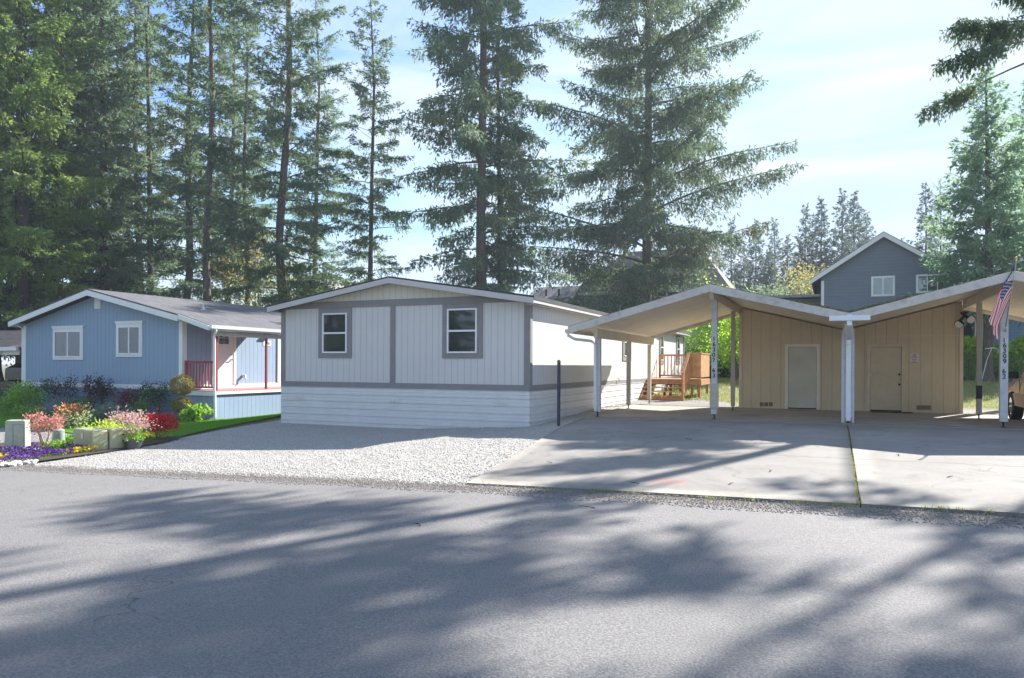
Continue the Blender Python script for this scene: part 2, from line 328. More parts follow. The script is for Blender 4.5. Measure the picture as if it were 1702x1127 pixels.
M['concrete'] = concrete('driveway_concrete', (.275, .26, .238), True); M['slab'] = concrete('carport_slab', (.40, .37, .33))
def grassmat(name, c1, c2, c3):
    m, t, b = newmat(name); n = N(t); co = obj_co(n)
    c = n.mix(n.rng(n.noise(18, 6, .7, co), .3, .7, 0, 1), c1, c2); c = n.mix(n.rng(n.noise(.45, 5, .6, co), .45, .65, 0, 1), c, c3)
    n.link(c, b.inputs['Base Color']); b.inputs['Roughness'].default_value = .95
    n.bump(n.noise(90, 4, .7, co), 1, .03, b); return m
M['lawn'] = grassmat('lawn_green', (.06, .17, .012), (.12, .29, .02), (.10, .24, .02))
M['yard'] = grassmat('yard_grass', (.13, .17, .04), (.27, .28, .10), (.20, .17, .11))
M['terrain'] = grassmat('terrain_grass', (.07, .09, .03), (.13, .14, .05), (.12, .10, .06))

# ---------------------------------------------------------------- mesh tools
ORG = {}
def tag(o, label=None, cat=None, group=None, kind=None):
    for k, v in (('label', label), ('category', cat), ('group', group), ('kind', kind)):
        if v: o[k] = v
    return o
def thing(name, label, cat, a, b, z=None, frame='H', group=None, rz=None):
    """Empty at the base. frame H: a,b are house-frame u,v. frame W: world x,y. children are given in the same frame"""
    o = bpy.data.objects.new(name, None); C.objects.link(o); o.empty_display_size = .2
    x, y = W(a, b) if frame == 'H' else (a, b)
    if z is None: z = gz(x, y)
    o.location = (x, y, z)
    o.rotation_euler[2] = math.radians(-24) if frame == 'H' else (rz or 0)
    ORG[o.name] = (a, b, z, frame)
    return tag(o, label, cat, group)
class MB:
    def __init__(s): s.v = []; s.f = []; s.m = []; s.mi = 0
    def add(s, vs, fs):
        k = len(s.v); s.v += [tuple(p) for p in vs]; s.f += [tuple(k+i for i in f) for f in fs]; s.m += [s.mi]*len(fs); return s
    def box(s, x0, x1, y0, y1, z0, z1, M4=None):
        vs = [(x, y, z) for z in (z0, z1) for y in (y0, y1) for x in (x0, x1)]
        if M4 is not None: vs = [M4 @ Vector(p) for p in vs]
        return s.add(vs, [(0,2,3,1), (4,5,7,6), (0,1,5,4), (2,6,7,3), (0,4,6,2), (1,3,7,5)])
    def bar(s, a, b, wx, wz, up=(0,0,1)):
        a, b = Vector(a), Vector(b); d = (b-a).normalized(); x = d.cross(Vector(up)); x = x.normalized() if x.length > 1e-5 else Vector((1,0,0)); y = x.cross(d).normalized()
        vs = [p + x*i*wx/2 + y*j*wz/2 for p in (a, b) for j in (-1, 1) for i in (-1, 1)]
        return s.add(vs, [(0,2,3,1), (4,5,7,6), (0,1,5,4), (2,6,7,3), (0,4,6,2), (1,3,7,5)])
    def tube(s, pts, rs, n=8, caps=True):
        pts = [Vector(p) for p in pts]; vs = []; rs = rs if hasattr(rs, '__len__') else [rs]*len(pts)
        for i, p in enumerate(pts):
            d = (pts[min(i+1, len(pts)-1)] - pts[max(i-1, 0)]).normalized(); a = d.cross(Vector((.13, .97, .2))).normalized(); b = d.cross(a)
            vs += [p + (a*math.cos(t) + b*math.sin(t))*rs[i] for t in [2*math.pi*k/n for k in range(n)]]
        fs = [(i*n+k, i*n+(k+1) % n, (i+1)*n+(k+1) % n, (i+1)*n+k) for i in range(len(pts)-1) for k in range(n)]
        if caps: fs += [tuple(range(n))[::-1], tuple((len(pts)-1)*n + k for k in range(n))]
        return s.add(vs, fs)
    def prism(s, poly, axis, a, b):
        """poly of 2-tuples; axis 'y': poly in (x,z), extruded y a..b; 'x': poly in (y,z); 'z': poly in (x,y)"""
        g = {'y': lambda p, t: (p[0], t, p[1]), 'x': lambda p, t: (t, p[0], p[1]), 'z': lambda p, t: (p[0], p[1], t)}[axis]
        n = len(poly); vs = [g(p, a) for p in poly] + [g(p, b) for p in poly]
        return s.add(vs, [tuple(range(n))[::-1], tuple(range(n, 2*n))] + [(i, (i+1) % n, n+(i+1) % n, n+i) for i in range(n)])
    def lathe(s, prof, n=16, c=(0, 0, 0)):
        vs = [(c[0]+r*math.cos(2*math.pi*k/n), c[1]+r*math.sin(2*math.pi*k/n), c[2]+z) for r, z in prof for k in range(n)]
        return s.add(vs, [(i*n+k, i*n+(k+1) % n, (i+1)*n+(k+1) % n, (i+1)*n+k) for i in range(len(prof)-1) for k in range(n)])
    def build(s, name, mats, parent=None, bevel=0, smooth=False, label=None):
        me = bpy.data.meshes.new(name); v = s.v
        o = bpy.data.objects.new(name, me); C.objects.link(o)
        if parent is not None:
            q = parent
            while q.name not in ORG and q.parent: q = q.parent
            a, b, z, fr = ORG[q.name]; v = [(p[0]-a, p[1]-b, p[2]-z) for p in v]; o.parent = parent
        me.from_pydata(v, [], s.f)
        for m in (mats if isinstance(mats, (list, tuple)) else [mats]): me.materials.append(M[m])
        me.polygons.foreach_set('material_index', s.m)
        import bmesh
        bm = bmesh.new(); bm.from_mesh(me); bmesh.ops.recalc_face_normals(bm, faces=bm.faces); bm.to_mesh(me); bm.free()
        if smooth:
            me.polygons.foreach_set('use_smooth', [True]*len(me.polygons))
            try: me.set_sharp_from_angle(angle=math.radians(40))
            except Exception: pass
        if bevel:
            bv = o.modifiers.new('bevel', 'BEVEL'); bv.width = bevel; bv.segments = 2; bv.limit_method = 'ANGLE'; bv.harden_normals = False
        if label: o['label'] = label
        return o
def B(*a): return MB().box(*a)
def npmesh(name, V_, Fq, mats, shade=None, mi=None):
    me = bpy.data.meshes.new(name); V_ = np.asarray(V_, np.float32); Fq = np.asarray(Fq, np.int32); k = Fq.shape[1]
    me.vertices.add(len(V_)); me.vertices.foreach_set('co', V_.ravel()); me.loops.add(Fq.size); me.loops.foreach_set('vertex_index', Fq.ravel())
    me.polygons.add(len(Fq)); me.polygons.foreach_set('loop_start', np.arange(0, Fq.size, k, dtype=np.int32)); me.polygons.foreach_set('loop_total', np.full(len(Fq), k, np.int32))
    if mi is not None: me.polygons.foreach_set('material_index', mi.astype(np.int32))
    for m in mats: me.materials.append(M[m])
    if shade is not None: at = me.attributes.new('shade', 'FLOAT', 'FACE'); at.data.foreach_set('value', shade.astype(np.float32))
    me.update(calc_edges=True); return me
def link(name, me, parent=None, loc=(0, 0, 0)):
    o = bpy.data.objects.new(name, me); C.objects.link(o); o.location = loc
    if parent: o.parent = parent
    return o

# ---------------------------------------------------------------- ground sheets
def sheet(name, P, nu, nv, off, mat, thick=0, kind='structure'):
    """P(a,b)->(x,y) for a,b in 0..1, draped on the terrain"""
    a = np.linspace(0, 1, nu+1); b = np.linspace(0, 1, nv+1); A, Bq = np.meshgrid(a, b)
    x, y = P(A, Bq); z = ground(x, y) + off
    V_ = np.stack([x, y, z], -1).reshape(-1, 3); n = nu+1
    idx = np.arange((nv+1)*n).reshape(nv+1, n)
    Fq = np.stack([idx[:-1, :-1], idx[:-1, 1:], idx[1:, 1:], idx[1:, :-1]], -1).reshape(-1, 4)
    if thick:
        ring = np.concatenate([idx[0, :], idx[1:, -1], idx[-1, -2::-1], idx[-2:0:-1, 0]]); m = len(ring); k = len(V_)
        lo = V_[ring].copy(); lo[:, 2] -= thick; V_ = np.concatenate([V_, lo]); r2 = np.arange(m)
        Fq = np.concatenate([Fq, np.stack([ring, np.roll(ring, -1), k+np.roll(r2, -1), k+r2], -1)])
    me = npmesh(name, V_, Fq, [mat]); me.polygons.foreach_set('use_smooth', [True]*(nu*nv) + [False]*(len(Fq)-nu*nv))
    o = link(name, me); o['kind'] = kind; return o
def quadP(p00, p10, p11, p01):
    def P(a, b):
        return tuple((1-a)*(1-b)*p00[i] + a*(1-b)*p10[i] + a*b*p11[i] + (1-a)*b*p01[i] for i in (0, 1))
    return P
def axisvals(lo, hi, a, b, st):
    mid = np.arange(a, b+1e-6, st); L_ = a - np.geomspace(st, a-lo, 22)[::-1]; R_ = b + np.geomspace(st, hi-b, 22); return np.concatenate([L_, mid, R_])
xs = axisvals(-900, 900, -42, 42, .9); ys = axisvals(-400, 1500, -6, 62, .9)
X_, Y_ = np.meshgrid(xs, ys); Z_ = ground(X_, Y_)
n_ = len(xs); idx = np.arange(len(ys)*n_).reshape(len(ys), n_)
me = npmesh('ground', np.stack([X_, Y_, Z_], -1).reshape(-1, 3), np.stack([idx[:-1, :-1], idx[:-1, 1:], idx[1:, 1:], idx[1:, :-1]], -1).reshape(-1, 4), ['terrain'])
me.polygons.foreach_set('use_smooth', [True]*len(me.polygons)); link('ground', me)['kind'] = 'structure'
def band(name, s0, s1, w0, w1, off, mat, nu, nv, wob=0, thick=0):
    def P(a, b):
        w_ = w0 + (w1-w0)*a; e = wob*(np.sin(w_*1.7)+.6*np.sin(w_*4.1+1)+.5*np.sin(w_*9.3+2)); s_ = s0 + (s1-s0)*b + e*b
        return XY(s_, w_)
    return sheet(name, P, nu, nv, off, mat, thick)
band('road', -16, -.28, -70, 50, .030, 'asphalt', 200, 30, .02)
band('gravel_shoulder', -.42, .18, -70, 50, .022, 'shoulder', 300, 2, .03)
def curve(pts):
    P_ = np.array([p[:2] for p in pts], float); d = np.r_[0, np.cumsum(np.hypot(*np.diff(P_, axis=0).T))]; d /= d[-1]
    return lambda t: (np.interp(t, d, P_[:, 0]), np.interp(t, d, P_[:, 1]))
def between(c0, c1):
    def P(a, b):
        x0, y0 = c0(a); x1, y1 = c1(a); return (x0 + (x1-x0)*b, y0 + (y1-y0)*b)
    return P
def edge_w(px, py): x, y, _ = on_ground(px, py); return SW(x, y)[1]
wL, wD, wJ = edge_w(40, 776), edge_w(775, 808), edge_w(1430, 842)
gl = curve([XY(.1, wL)] + [XY(.1, wL + (wD - wL)*t) for t in (.25, .5, .75)] + [XY(.1, wD+1.2)])
gf = curve([on_ground(0, 715), W(-22, 18), W(-17, 27), W(-4.5, 29.5)])
gc = curve([XY(.1, wL), XY(.1, wL*.6+wD*.4), XY(.1, wD+.6)]); gd = curve([W(-19, 27.5), W(-12, 28.5), W(-4.6, 29.4)])
sheet('gravel_lot', between(gc, gd), 60, 70, .014, 'gravel')
pc = curve([XY(.12, -26), XY(.12, wL+3)]); pd = curve([W(-42, 15), W(-18.5, 16)])
sheet('side_path', between(pc, pd), 30, 20, .011, 'path_gravel')
ln = curve([W(-44, 14.2), on_ground(0, 711), on_ground(70, 715), on_ground(140, 724), on_ground(205, 737), on_ground(262, 734), on_ground(300, 727), on_ground(366, 712), on_ground(420, 702), on_ground(466, 693), W(-15.3, 22), W(-15.3, 27)])
lf = curve([W(-44, 17.6), W(-28, 17.5), W(-24, 17.5), W(-21, 17.5), W(-18.0, 17.5), W(-18.0, 19), W(-18.0, 22), W(-18.0, 27)])
lawn = sheet('lawn', between(ln, lf), 120, 16, .03, 'lawn')
# driveway: two concrete slabs with a joint, then the carport floor
DL0, DL1 = XY(.2, wD), W(-6.3, 18.88); DJ0, DJ1 = XY(.3, wJ-.015), W(.32, 18.88); DJ2, DJ3 = XY(.3, wJ+.015), W(.35, 18.88)
sheet('driveway', quadP(DL0, DJ0, DJ1, DL1), 24, 24, .045, 'concrete', .06)
sheet('driveway', quadP(DJ2, XY(.55, wJ+13), W(14, 18.88), DJ3), 40, 24, .047, 'concrete', .06)
sheet('carport_floor', quadP(W(-6.3, 18.90), W(14, 18.90), W(14, 24.6), W(-6.3, 24.6)), 40, 14, .051, 'slab', .06)
sheet('backyard', quadP(W(-6.5, 24.7), W(22, 24.7), W(22, 56), W(-12, 56)), 50, 60, .008, 'yard')
sheet('side_path', quadP(W(-7.5, 24.9), W(-2.6, 24.9), W(-4, 29), W(-7.5, 29.2)), 10, 8, .022, 'path_gravel')
sheet('side_path', quadP(W(3.5, 24.7), W(14, 24.7), W(14, 28.3), W(3.5, 27.4)), 12, 8, .020, 'path_gravel')

# ---------------------------------------------------------------- grey house
def ribbed(u0, u1, v, z0, z1, pitch, axis='u', sign=-1, depth=.036):
    """horizontal ribbed metal skirting: a profile in z extruded along the wall; sign = outward direction"""
    prof = []; z = z1; k = 0
    while z > z0 + 1e-6:
        prof += [(z, 0), (z-.012, depth), (z-.03, depth*.4), (z-pitch*.5, depth*.25), (z-pitch*.5-.01, depth*.6), (z-pitch*.5-.02, depth*.25), (z-pitch+.02, depth*.3), (z-pitch+.004, -.004)]
        z -= pitch
    m = MB(); n = len(prof); vs = []
    for a in (u0, u1):
        for (zz, dd) in prof: vs.append((a, v+sign*dd, zz) if axis == 'u' else (v+sign*dd, a, zz))
    m.add(vs, [(i, i+1, n+i+1, n+i) for i in range(n-1)])
    return m
def window(parent, axis, a0, a1, z0, z1, plane, out_, style='hung', trim=None, trim_w=.1, frame='vinyl', glassm='glass', curt=None, header=False, label=None):
    """axis 'u': the window lies along u in plane v=plane, out_ = -1 faces -v. axis 'v': along v in plane u, out_ = +1 faces +u"""
    def bx(m, a, b, zz0, zz1, d0, d1):
        p, q = sorted((plane + out_*d0, plane + out_*d1))
        return m.box(a, b, p, q, zz0, zz1) if axis == 'u' else m.box(p, q, a, b, zz0, zz1)
    fw = .045; m = MB()
    bx(m, a0, a1, z1-fw, z1, 0, .05); bx(m, a0, a1, z0, z0+fw, 0, .05); bx(m, a0, a0+fw, z0+fw, z1-fw, 0, .05); bx(m, a1-fw, a1, z0+fw, z1-fw, 0, .05)
    if style == 'hung': bx(m, a0+fw, a1-fw, (z0+z1)/2-.025, (z0+z1)/2+.025, 0, .045)
    elif style == 'slide': bx(m, (a0+a1)/2-.025, (a0+a1)/2+.025, z0+fw, z1-fw, 0, .045)
    elif style == 'slide3': [bx(m, a0+(a1-a0)*k/3-.025, a0+(a1-a0)*k/3+.025, z0+fw, z1-fw, 0, .045) for k in (1, 2)]
    wn = m.build('window', frame, parent, bevel=.004, label=label)
    g = bx(MB(), a0+fw, a1-fw, z0+fw, z1-fw, .016, .022).build('pane', glassm, wn)
    if curt:
        n = 30; m = MB()
        for k in range(n):
            x0 = a0+fw + (a1-a0-2*fw)*k/n; x1 = a0+fw + (a1-a0-2*fw)*(k+1)/n; d = .004 + .003*(k % 2)
            bx(m, x0, x1, z0+fw, z1-fw, .002, d)
        m.build('curtain', curt, wn)
    if trim:
        t = trim_w; m = MB()
        bx(m, a0-t, a1+t, z1, z1+t, 0, .03); bx(m, a0-t, a1+t, z0-t, z0, 0, .03); bx(m, a0-t, a0, z0, z1, 0, .03); bx(m, a1, a1+t, z0, z1, 0, .03)
        if header:
            hx = [(a0-t, z1+t), (a1+t, z1+t), (a1+t+.06, z1+t+.09), (a0-t-.06, z1+t+.09)]
            p, q = sorted((plane, plane+out_*.05)); m.prism(hx, 'y' if axis == 'u' else 'x', p, q)
        m.build('window_trim', trim, wn)
    return wn
def gable(parent, u0, u1, ridge_u, z_eave0, z_eave1, z_ridge, v0, v1, th, roofm, fascia, fh=.16, name='roof', gutter=False):
    """roof of two slopes running along v, closed slab th thick, with rake fascia boards at both ends and along the eaves"""
    m = MB(); m.prism([(u0, z_eave0), (ridge_u, z_ridge), (u1, z_eave1), (u1, z_eave1-th), (ridge_u, z_ridge-th), (u0, z_eave0-th)], 'y', v0, v1)
    r = m.build(name, roofm, parent)
    f = MB(); e = .004
    for (a, b) in ((v0-.025, v0+e), (v1-e, v1+.025)):
        f.prism([(u0+.01, z_eave0-.05), (ridge_u, z_ridge-.05), (ridge_u, z_ridge-.05-fh), (u0+.01, z_eave0-.05-fh)], 'y', a, b)
        f.prism([(ridge_u+.001, z_ridge-.05), (u1-.01, z_eave1-.05), (u1-.01, z_eave1-.05-fh), (ridge_u+.001, z_ridge-.05-fh)], 'y', a, b)
    f.box(u0+.012, u0+.037, v0+.01, v1-.01, z_eave0-.03-fh, z_eave0-.03); f.box(u1-.037, u1-.012, v0+.01, v1-.01, z_eave1-.03-fh, z_eave1-.03)
    f.build('fascia', fascia, r, bevel=.004)
    return r
GU0, GU1, GV0, GV1 = -15.4, -7.19, 17.27, 38.5; GR = -11.3
T = thing('mobile_home', 'grey single-storey mobile home with darker grey trim and white ribbed skirting, in the middle', 'house', GR, GV0, -.3)
ZB = 1.08
m = MB(); m.prism([(GU0, ZB), (GU1, ZB), (GU1, 3.27), (GR, 3.95), (GU0, 3.27)], 'y', GV0, GV1); m.build('wall', 'grey_siding', T)
m = MB(); m.prism([(GU0+.1, 3.45), (GU1-.1, 3.45), (GU1-.3, 3.36), (GR, 3.93), (GU0+.3, 3.36)], 'y', GV0-.012, GV0-.002)
m = MB(); m.prism([(GU0+.95, 3.43), (GU1-.95, 3.43), (GR, 3.92)], 'y', GV0-.012, GV0+.003); m.build('gable_panel', 'cream_siding', T)
m = MB(); d0, d1 = GV0-.03, GV0+.003
m.box(GU0-.03, GU1+.03, d0, d1, .93, ZB); m.prism([(GU0+.0, 3.26), (GU1-.0, 3.26), (GU1-.0, 3.27), (GU1-.95, 3.45), (GU0+.95, 3.45), (GU0+.0, 3.27)], 'y', d0, d1)
m.box(GU0-.03, GU0+.12, d0, d1, ZB+.001, 3.255); m.box(GU1-.15, GU1+.03, d0, d1, ZB+.001, 3.255)
cu = U(653, GV0); m.box(cu-.075, cu+.075, d0, d1, ZB+.001, 3.255)
m.box(GU1-.003, GU1+.03, GV0+.004, GV0+.14, ZB+.001, 3.2); m.box(GU1-.003, GU1+.03, GV0+.004, GV1+.03, .93, ZB); m.box(GU0-.03, GU0+.003, GV0+.004, GV1+.03, .93, ZB)
wins = [(U(537, GV0), U(577.5, GV0), 3.11, 1.93), (U(744, GV0), U(793.5, GV0), 3.13, 1.92)]
for (a, b, zt, zb) in wins:
    t = .16; m.box(a-t, a, d0, d1, zb-.14, 3.255); m.box(b, b+t, d0, d1, zb-.14, 3.255); m.box(a, b, d0, d1, zb-.14, zb); m.box(a, b, d0, d1, zt, 3.255)
m.build('trim', 'grey_trim', T, bevel=.004)
for (a, b, zt, zb) in wins: window(T, 'u', a, b, zb, zt, GV0-.008, -1)
sk = ribbed(GU0-.02, GU1+.02, GV0-.01, -.66, .93, .2); sk.add([(GU0-.02, GV0-.005, -.7), (GU1+.02, GV0-.005, -.7), (GU1+.02, GV0-.005, .93), (GU0-.02, GV0-.005, .93)], [(0, 1, 2, 3)])
sk.v += []; k = sk.build('skirting', 'skirt_white', T)
sk = ribbed(GV0-.01, GV1, GU1+.01, -.66, .93, .2, 'v', 1); sk.build('skirting', 'skirt_white', T)
sk = ribbed(GV0-.01, GV1, GU0-.01, -.66, .93, .2, 'v', -1); sk.build('skirting', 'skirt_white', T)
for px, py in ((497, 660), (654, 666), (835, 672)):        # louvred vents pressed into the skirting
    a = U(px, GV0); zc = Z(py, px, W(a, GV0)[1]); m = MB()
    for j in range(3):
        for q in range(4): m.box(a-.19+j*.135, a-.08+j*.135, GV0-.042, GV0-.012, zc-.035+q*.02, zc-.025+q*.02)
        m.box(a-.195+j*.135, a-.075+j*.135, GV0-.034, GV0-.01, zc-.045, zc+.045)
    m.build('vent', 'skirt_white', T)
gable(T, GU0-.27, GU1+.27, GR, 3.37, 3.37, 4.07, GV0-.36, GV1+.3, .10, 'roof_dark', 'fascia_grey', .15)
m = B(GU0-.2, GU0, GV0-.3, GV1, 3.16, 3.18).box(GU1, GU1+.22, GV0-.3, GV1, 3.16, 3.18); m.build('soffit', 'fascia_grey', T)
def sidewin(px0, px1, zt, zb, tr='grey_trim'): window(T, 'v', V(px0, GU1), V(px1, GU1), zb, zt, GU1, 1, trim=tr, trim_w=.16)
sidewin(1036, 1046.5, 3.05, 1.95); sidewin(1096.5, 1101.5, 3.05, 1.85); sidewin(1124.5, 1128.5, 3.05, 1.85)
m = B(GU1-.003, GU1+.03, V(1089, GU1)-.9, V(1089, GU1)+.1, 1.09, 3.14); m.build('door', 'white', T)
m = MB(); m.box(GU1, GU1+.03, GV1-.14, GV1+.03, ZB+.002, 3.14); m.build('corner_trim', 'grey_trim', T)
m = MB(); a = V(1025, GU1); m.tube([(GU1+.03, a, 1.15), (GU1+.09, a, 1.12), (GU1+.09, a, 1.02)], .02, 6); m.build('hose_tap', 'brass', T)

# ---------------------------------------------------------------- blue house
BU0, BU1, BV0, BV1, BR = -27.85, -19.65, 17.3, 36.0, -23.78
T = thing('mobile_home', 'blue single-storey house with white trim and a covered side porch with red railing, at left', 'house', BR, BV0, -.3)
m = MB(); m.prism([(BU0, .85), (BU1, .85), (BU1, 3.04), (BR, 4.02), (BU0, 3.04)], 'y', BV0, BV1); m.build('wall', 'blue_siding', T)
m = MB(); m.box(BU0-.02, BU1+.02, BV0-.03, BV0+.003, .73, .87); m.box(BU0-.03, BU0+.12, BV0-.03, BV0+.003, .871, 3.0); m.box(BU1-.13, BU1+.03, BV0-.03, BV0+.003, .871, 3.0)
m.box(BU1-.003, BU1+.03, BV0+.004, BV0+.16, .871, 3.0); m.box(BU1-.003, BU1+.03, BV0+.004, BV1, .73, .87); m.build('trim', 'white', T, bevel=.004)
ribbed(BU0, BU1, BV0-.005, -.67, .73, .17).build('skirting', 'blue_skirt', T)
ribbed(BV0, BV1, BU1+.005, -.67, .73, .17, 'v', 1).build('skirting', 'blue_skirt', T)
a, b = U(91.5, BV0), U(136, BV0); window(T, 'u', a, b, Z(594, 114, 25.9), Z(549.5, 114, 25.9), BV0-.006, -1, 'slide', 'white', .09, glassm='glass2', curt='curtain_green', header=True)
a, b = U(197, BV0), U(234, BV0); window(T, 'u', a, b, Z(589, 215, 24.9), Z(542.5, 215, 24.9), BV0-.006, -1, 'slide', 'white', .09, glassm='glass2', curt='curtain_green', header=True)
a = U(162.5, BV0); m = MB(); zc = Z(503, 163, 25.3)
m.box(a-.16, a+.16, BV0-.03, BV0+.003, zc-.2, zc+.2)
for q in range(7): m.box(a-.13, a+.13, BV0-.05, BV0-.03, zc-.17+q*.05, zc-.145+q*.05)
m.build('gable_vent', 'white', T)
gable(T, BU0-.3, BU1+.25, BR, 3.17, 3.21, 4.2, BV0-.4, BV1+.3, .1, 'roof_grey', 'white', .19)
# porch: deck, skirt, roof, posts, railing
PU = -18.2; PV1 = 27.0
m = B(BU1+.03, PU+.03, BV0, PV1, .62, .72); m.build('porch_deck', 'deck_red', T)
m = B(BU1+.02, PU, BV0+.02, PV1, -.7, .62); m.build('porch_skirt', 'blue_siding', T)
m = MB(); m.box(BU1+.02, PU+.06, BV0-.03, BV0-.001, .56, .70); m.box(PU+.031, PU+.06, BV0, PV1, .60, .69); m.build('porch_trim', 'white', T)
PR1 = 20.9; m = MB(); m.prism([(BU1+.2, 3.24), (BU1+.22, 3.14), (PU+.12, 2.74), (PU+.12, 2.84)], 'y', BV0-.36, PR1); pr = m.build('porch_roof', 'roof_grey', T)
m = MB(); m.prism([(BU1+.2, 3.22), (PU+.12, 2.82), (PU+.12, 2.66), (BU1+.2, 3.06)], 'y', BV0-.40, BV0-.362); m.box(PU+.121, PU+.145, BV0-.38, PR1-.01, 2.66, 2.8); m.build('fascia', 'white', pr)
m = MB(); m.prism([(PU+.15, 2.83), (PU+.27, 2.83), (PU+.25, 2.72), (PU+.15, 2.72)], 'y', BV0-.38, PR1); m.build('gutter', 'vinyl', pr)
m = MB(); m.box(PU-.08, PU+.02, BV0+.02, PR1-.1, 2.5, 2.64); m.build('porch_beam', 'post_tan', pr)
for vv in (BV0+.06, V(442.5, PU)):
    B(PU-.07, PU, vv, vv+.07, .72, 2.5).build('porch_post', 'red_paint', T, bevel=.005)
m = MB(); m.box(BU1+.05, PU-.09, BV0+.08, BV0+.12, 1.62, 1.69); m.box(BU1+.05, PU-.09, BV0+.08, BV0+.12, .80, .86); m.box(BU1+.05, BU1+.13, BV0+.06, BV0+.14, .72, 1.7)
n = 9
for k in range(1, n): x = BU1+.13 + (PU-.09-BU1-.13)*k/n; m.box(x-.018, x+.018, BV0+.085, BV0+.115, .86, 1.62)
m.build('railing', 'red_paint', T)
a, b = 18.62, 19.5; dr = B(BU1+.001, BU1+.03, a, b, .88, 2.88).build('door', 'white', T)
m = MB(); m.box(BU1, BU1+.05, a-.11, a, .871, 2.99); m.box(BU1, BU1+.05, b, b+.11, .871, 2.99); m.box(BU1, BU1+.05, a, b, 2.881, 2.99); m.build('door_frame', 'white', T)
m = MB()
for i in range(2):
    for j in range(2): m.box(BU1+.03, BU1+.034, a+.22+i*.23, a+.42+i*.23, 2.3+j*.22, 2.5+j*.22)
m.build('door_window', 'glass', dr)
MB().tube([(BU1+.03, b-.1, 1.92), (BU1+.05, b-.1, 1.92)], .03, 8).build('deadbolt', 'steel', dr); m = MB(); m.tube([(BU1+.03, b-.1, 1.75), (BU1+.09, b-.1, 1.75)], .03, 8); m.bar((BU1+.09, b-.1, 1.75), (BU1+.09, b-.22, 1.75), .02, .02); m.build('door_handle', 'steel', dr)
m = MB(); a = 20.3; m.lathe([(.02, .2), (.1, .17), (.11, .05), (.06, 0)], 10, (BU1+.4, 19.9, 2.55)); m.build('porch_lamp', 'brass', T)
m = B(BU1, BU1+.16, 21.0, 21.35, 2.68, 2.72).box(BU1, BU1+.02, 21.0, 21.35, 2.62, 2.8); m.build('wall_lamp', 'iron', T)
m = B(BU1+.001, BU1+.012, 21.0, 21.4, 2.28, 2.48); pl = m.build('address_plate', 'label_white', T)
m = MB()
for k in range(3): m.box(BU1+.012, BU1+.015, 21.08+k*.09, 21.14+k*.09, 2.33, 2.43)
m.build('plate_digits', 'ink', pl)
m = MB(); m.tube([(BU1, 19.95, 1.15), (BU1+.12, 19.95, 1.15), (BU1+.14, 19.95, 1.05)], .06, 8); m.build('dryer_vent', 'steel', T)
m = B(BU1+.001, BU1+.04, 21.75, 21.9, .871, 2.99); m.build('corner_trim', 'white', T)
window(T, 'v', 23.2, 24.2, 1.9, 2.9, BU1, 1, trim='white')
def downspout(parent, pts, mat='vinyl', wd=.075):
    m = MB(); m.tube(pts, wd/2*1.1, 8); return m.build('downspout', mat, parent, smooth=True)
downspout(T, [(PU+.2, BV0-.2, 2.74), (PU+.2, BV0-.15, 2.66), (PU+.03, BV0-.06, 2.5), (PU+.03, BV0-.055, 2.3), (PU+.04, BV0-.055, .75), (PU+.10, BV0-.09, .6), (PU+.10, BV0-.09, -.12), (PU+.0, BV0-.2, -.2)])
downspout(T, [(BU0-.22, BV0-.1, 3.05), (BU0-.2, BV0-.08, 2.98), (BU0-.06, BV0-.02, 2.88), (BU0-.06, BV0-.02, -.1)])
m = MB(); m.tube([(-21.0, 19.4, 3.4), (-21.0, 19.4, 3.78)], .03, 8); m.lathe([(.14, 0), (.05, .06), (.03, .1)], 8, (-21.0, 19.4, 3.56)); m.build('roof_pipe', 'steel', T)

# ---------------------------------------------------------------- carport with two sheds
R1, VAL, R2, RE = -2.8, .36, 3.52, 7.3; LE = -6.52; CV0, CV1 = 18.35, 26.2
T = thing('carport', 'tan double carport with a W-shaped roof and storage sheds at its back', 'carport', R1, 19.2, .19)
prof = [(LE, 2.66), (R1, 3.66), (VAL, 2.86), (R2, 3.68), (RE, 2.66)]
th = .05
m = MB(); poly = prof + [(u, z-th) for u, z in prof[::-1]]; m.prism(poly, 'y', CV0, CV1); rf = m.build('roof', 'roof_mossy', T)
m = MB()      # ribbed decking under the roof: ribs follow the slope
for (a, b) in zip(prof[:-1], prof[1:]):
    k = int((CV1-CV0-.1)/.28); L_ = math.hypot(b[0]-a[0], b[1]-a[1]); o_ = th+.004
    MB().add([(a[0], CV0+.04, a[1]-o_), (b[0], CV0+.04, b[1]-o_), (b[0], CV1-.04, b[1]-o_), (a[0], CV1-.04, a[1]-o_)], [(0, 1, 2, 3)]).build('decking_shade_sheet', 'soffit_shade', rf)  # dark sheet: occlusion between the ribs is painted in
    for j in range(k+1):
        v = CV0+.1+j*.28; m.prism([(v-.05, 0), (v-.025, -.06), (v+.025, -.06), (v+.05, 0)], 'z', 0, 0) if 0 else None
        q = o_+.001; vs = []
        for (u, z) in ((a[0]+.02, a[1]+(b[1]-a[1])*.02/(b[0]-a[0])), (b[0]-.02, b[1]-(b[1]-a[1])*.02/(b[0]-a[0]))):
            vs += [(u, v-.115, z-q), (u, v-.11, z-q-.04), (u, v+.11, z-q-.04), (u, v+.115, z-q)]
        m.add(vs, [(0, 1, 5, 4), (1, 2, 6, 5), (2, 3, 7, 6), (0, 3, 2, 1), (4, 5, 6, 7)])
m.build('roof_decking', 'soffit', rf)
m = MB()
for v0, v1 in ((CV0-.04, CV0-.002), (CV1+.002, CV1+.04)):
    for (a, b) in zip(prof[:-1], prof[1:]):
        m.prism([(a[0]+.002, a[1]-.02), (b[0]-.002, b[1]-.02), (b[0]-.002, b[1]-.215), (a[0]+.002, a[1]-.215)], 'y', v0, v1)
m.build('fascia', 'fascia_old', rf, bevel=.005)
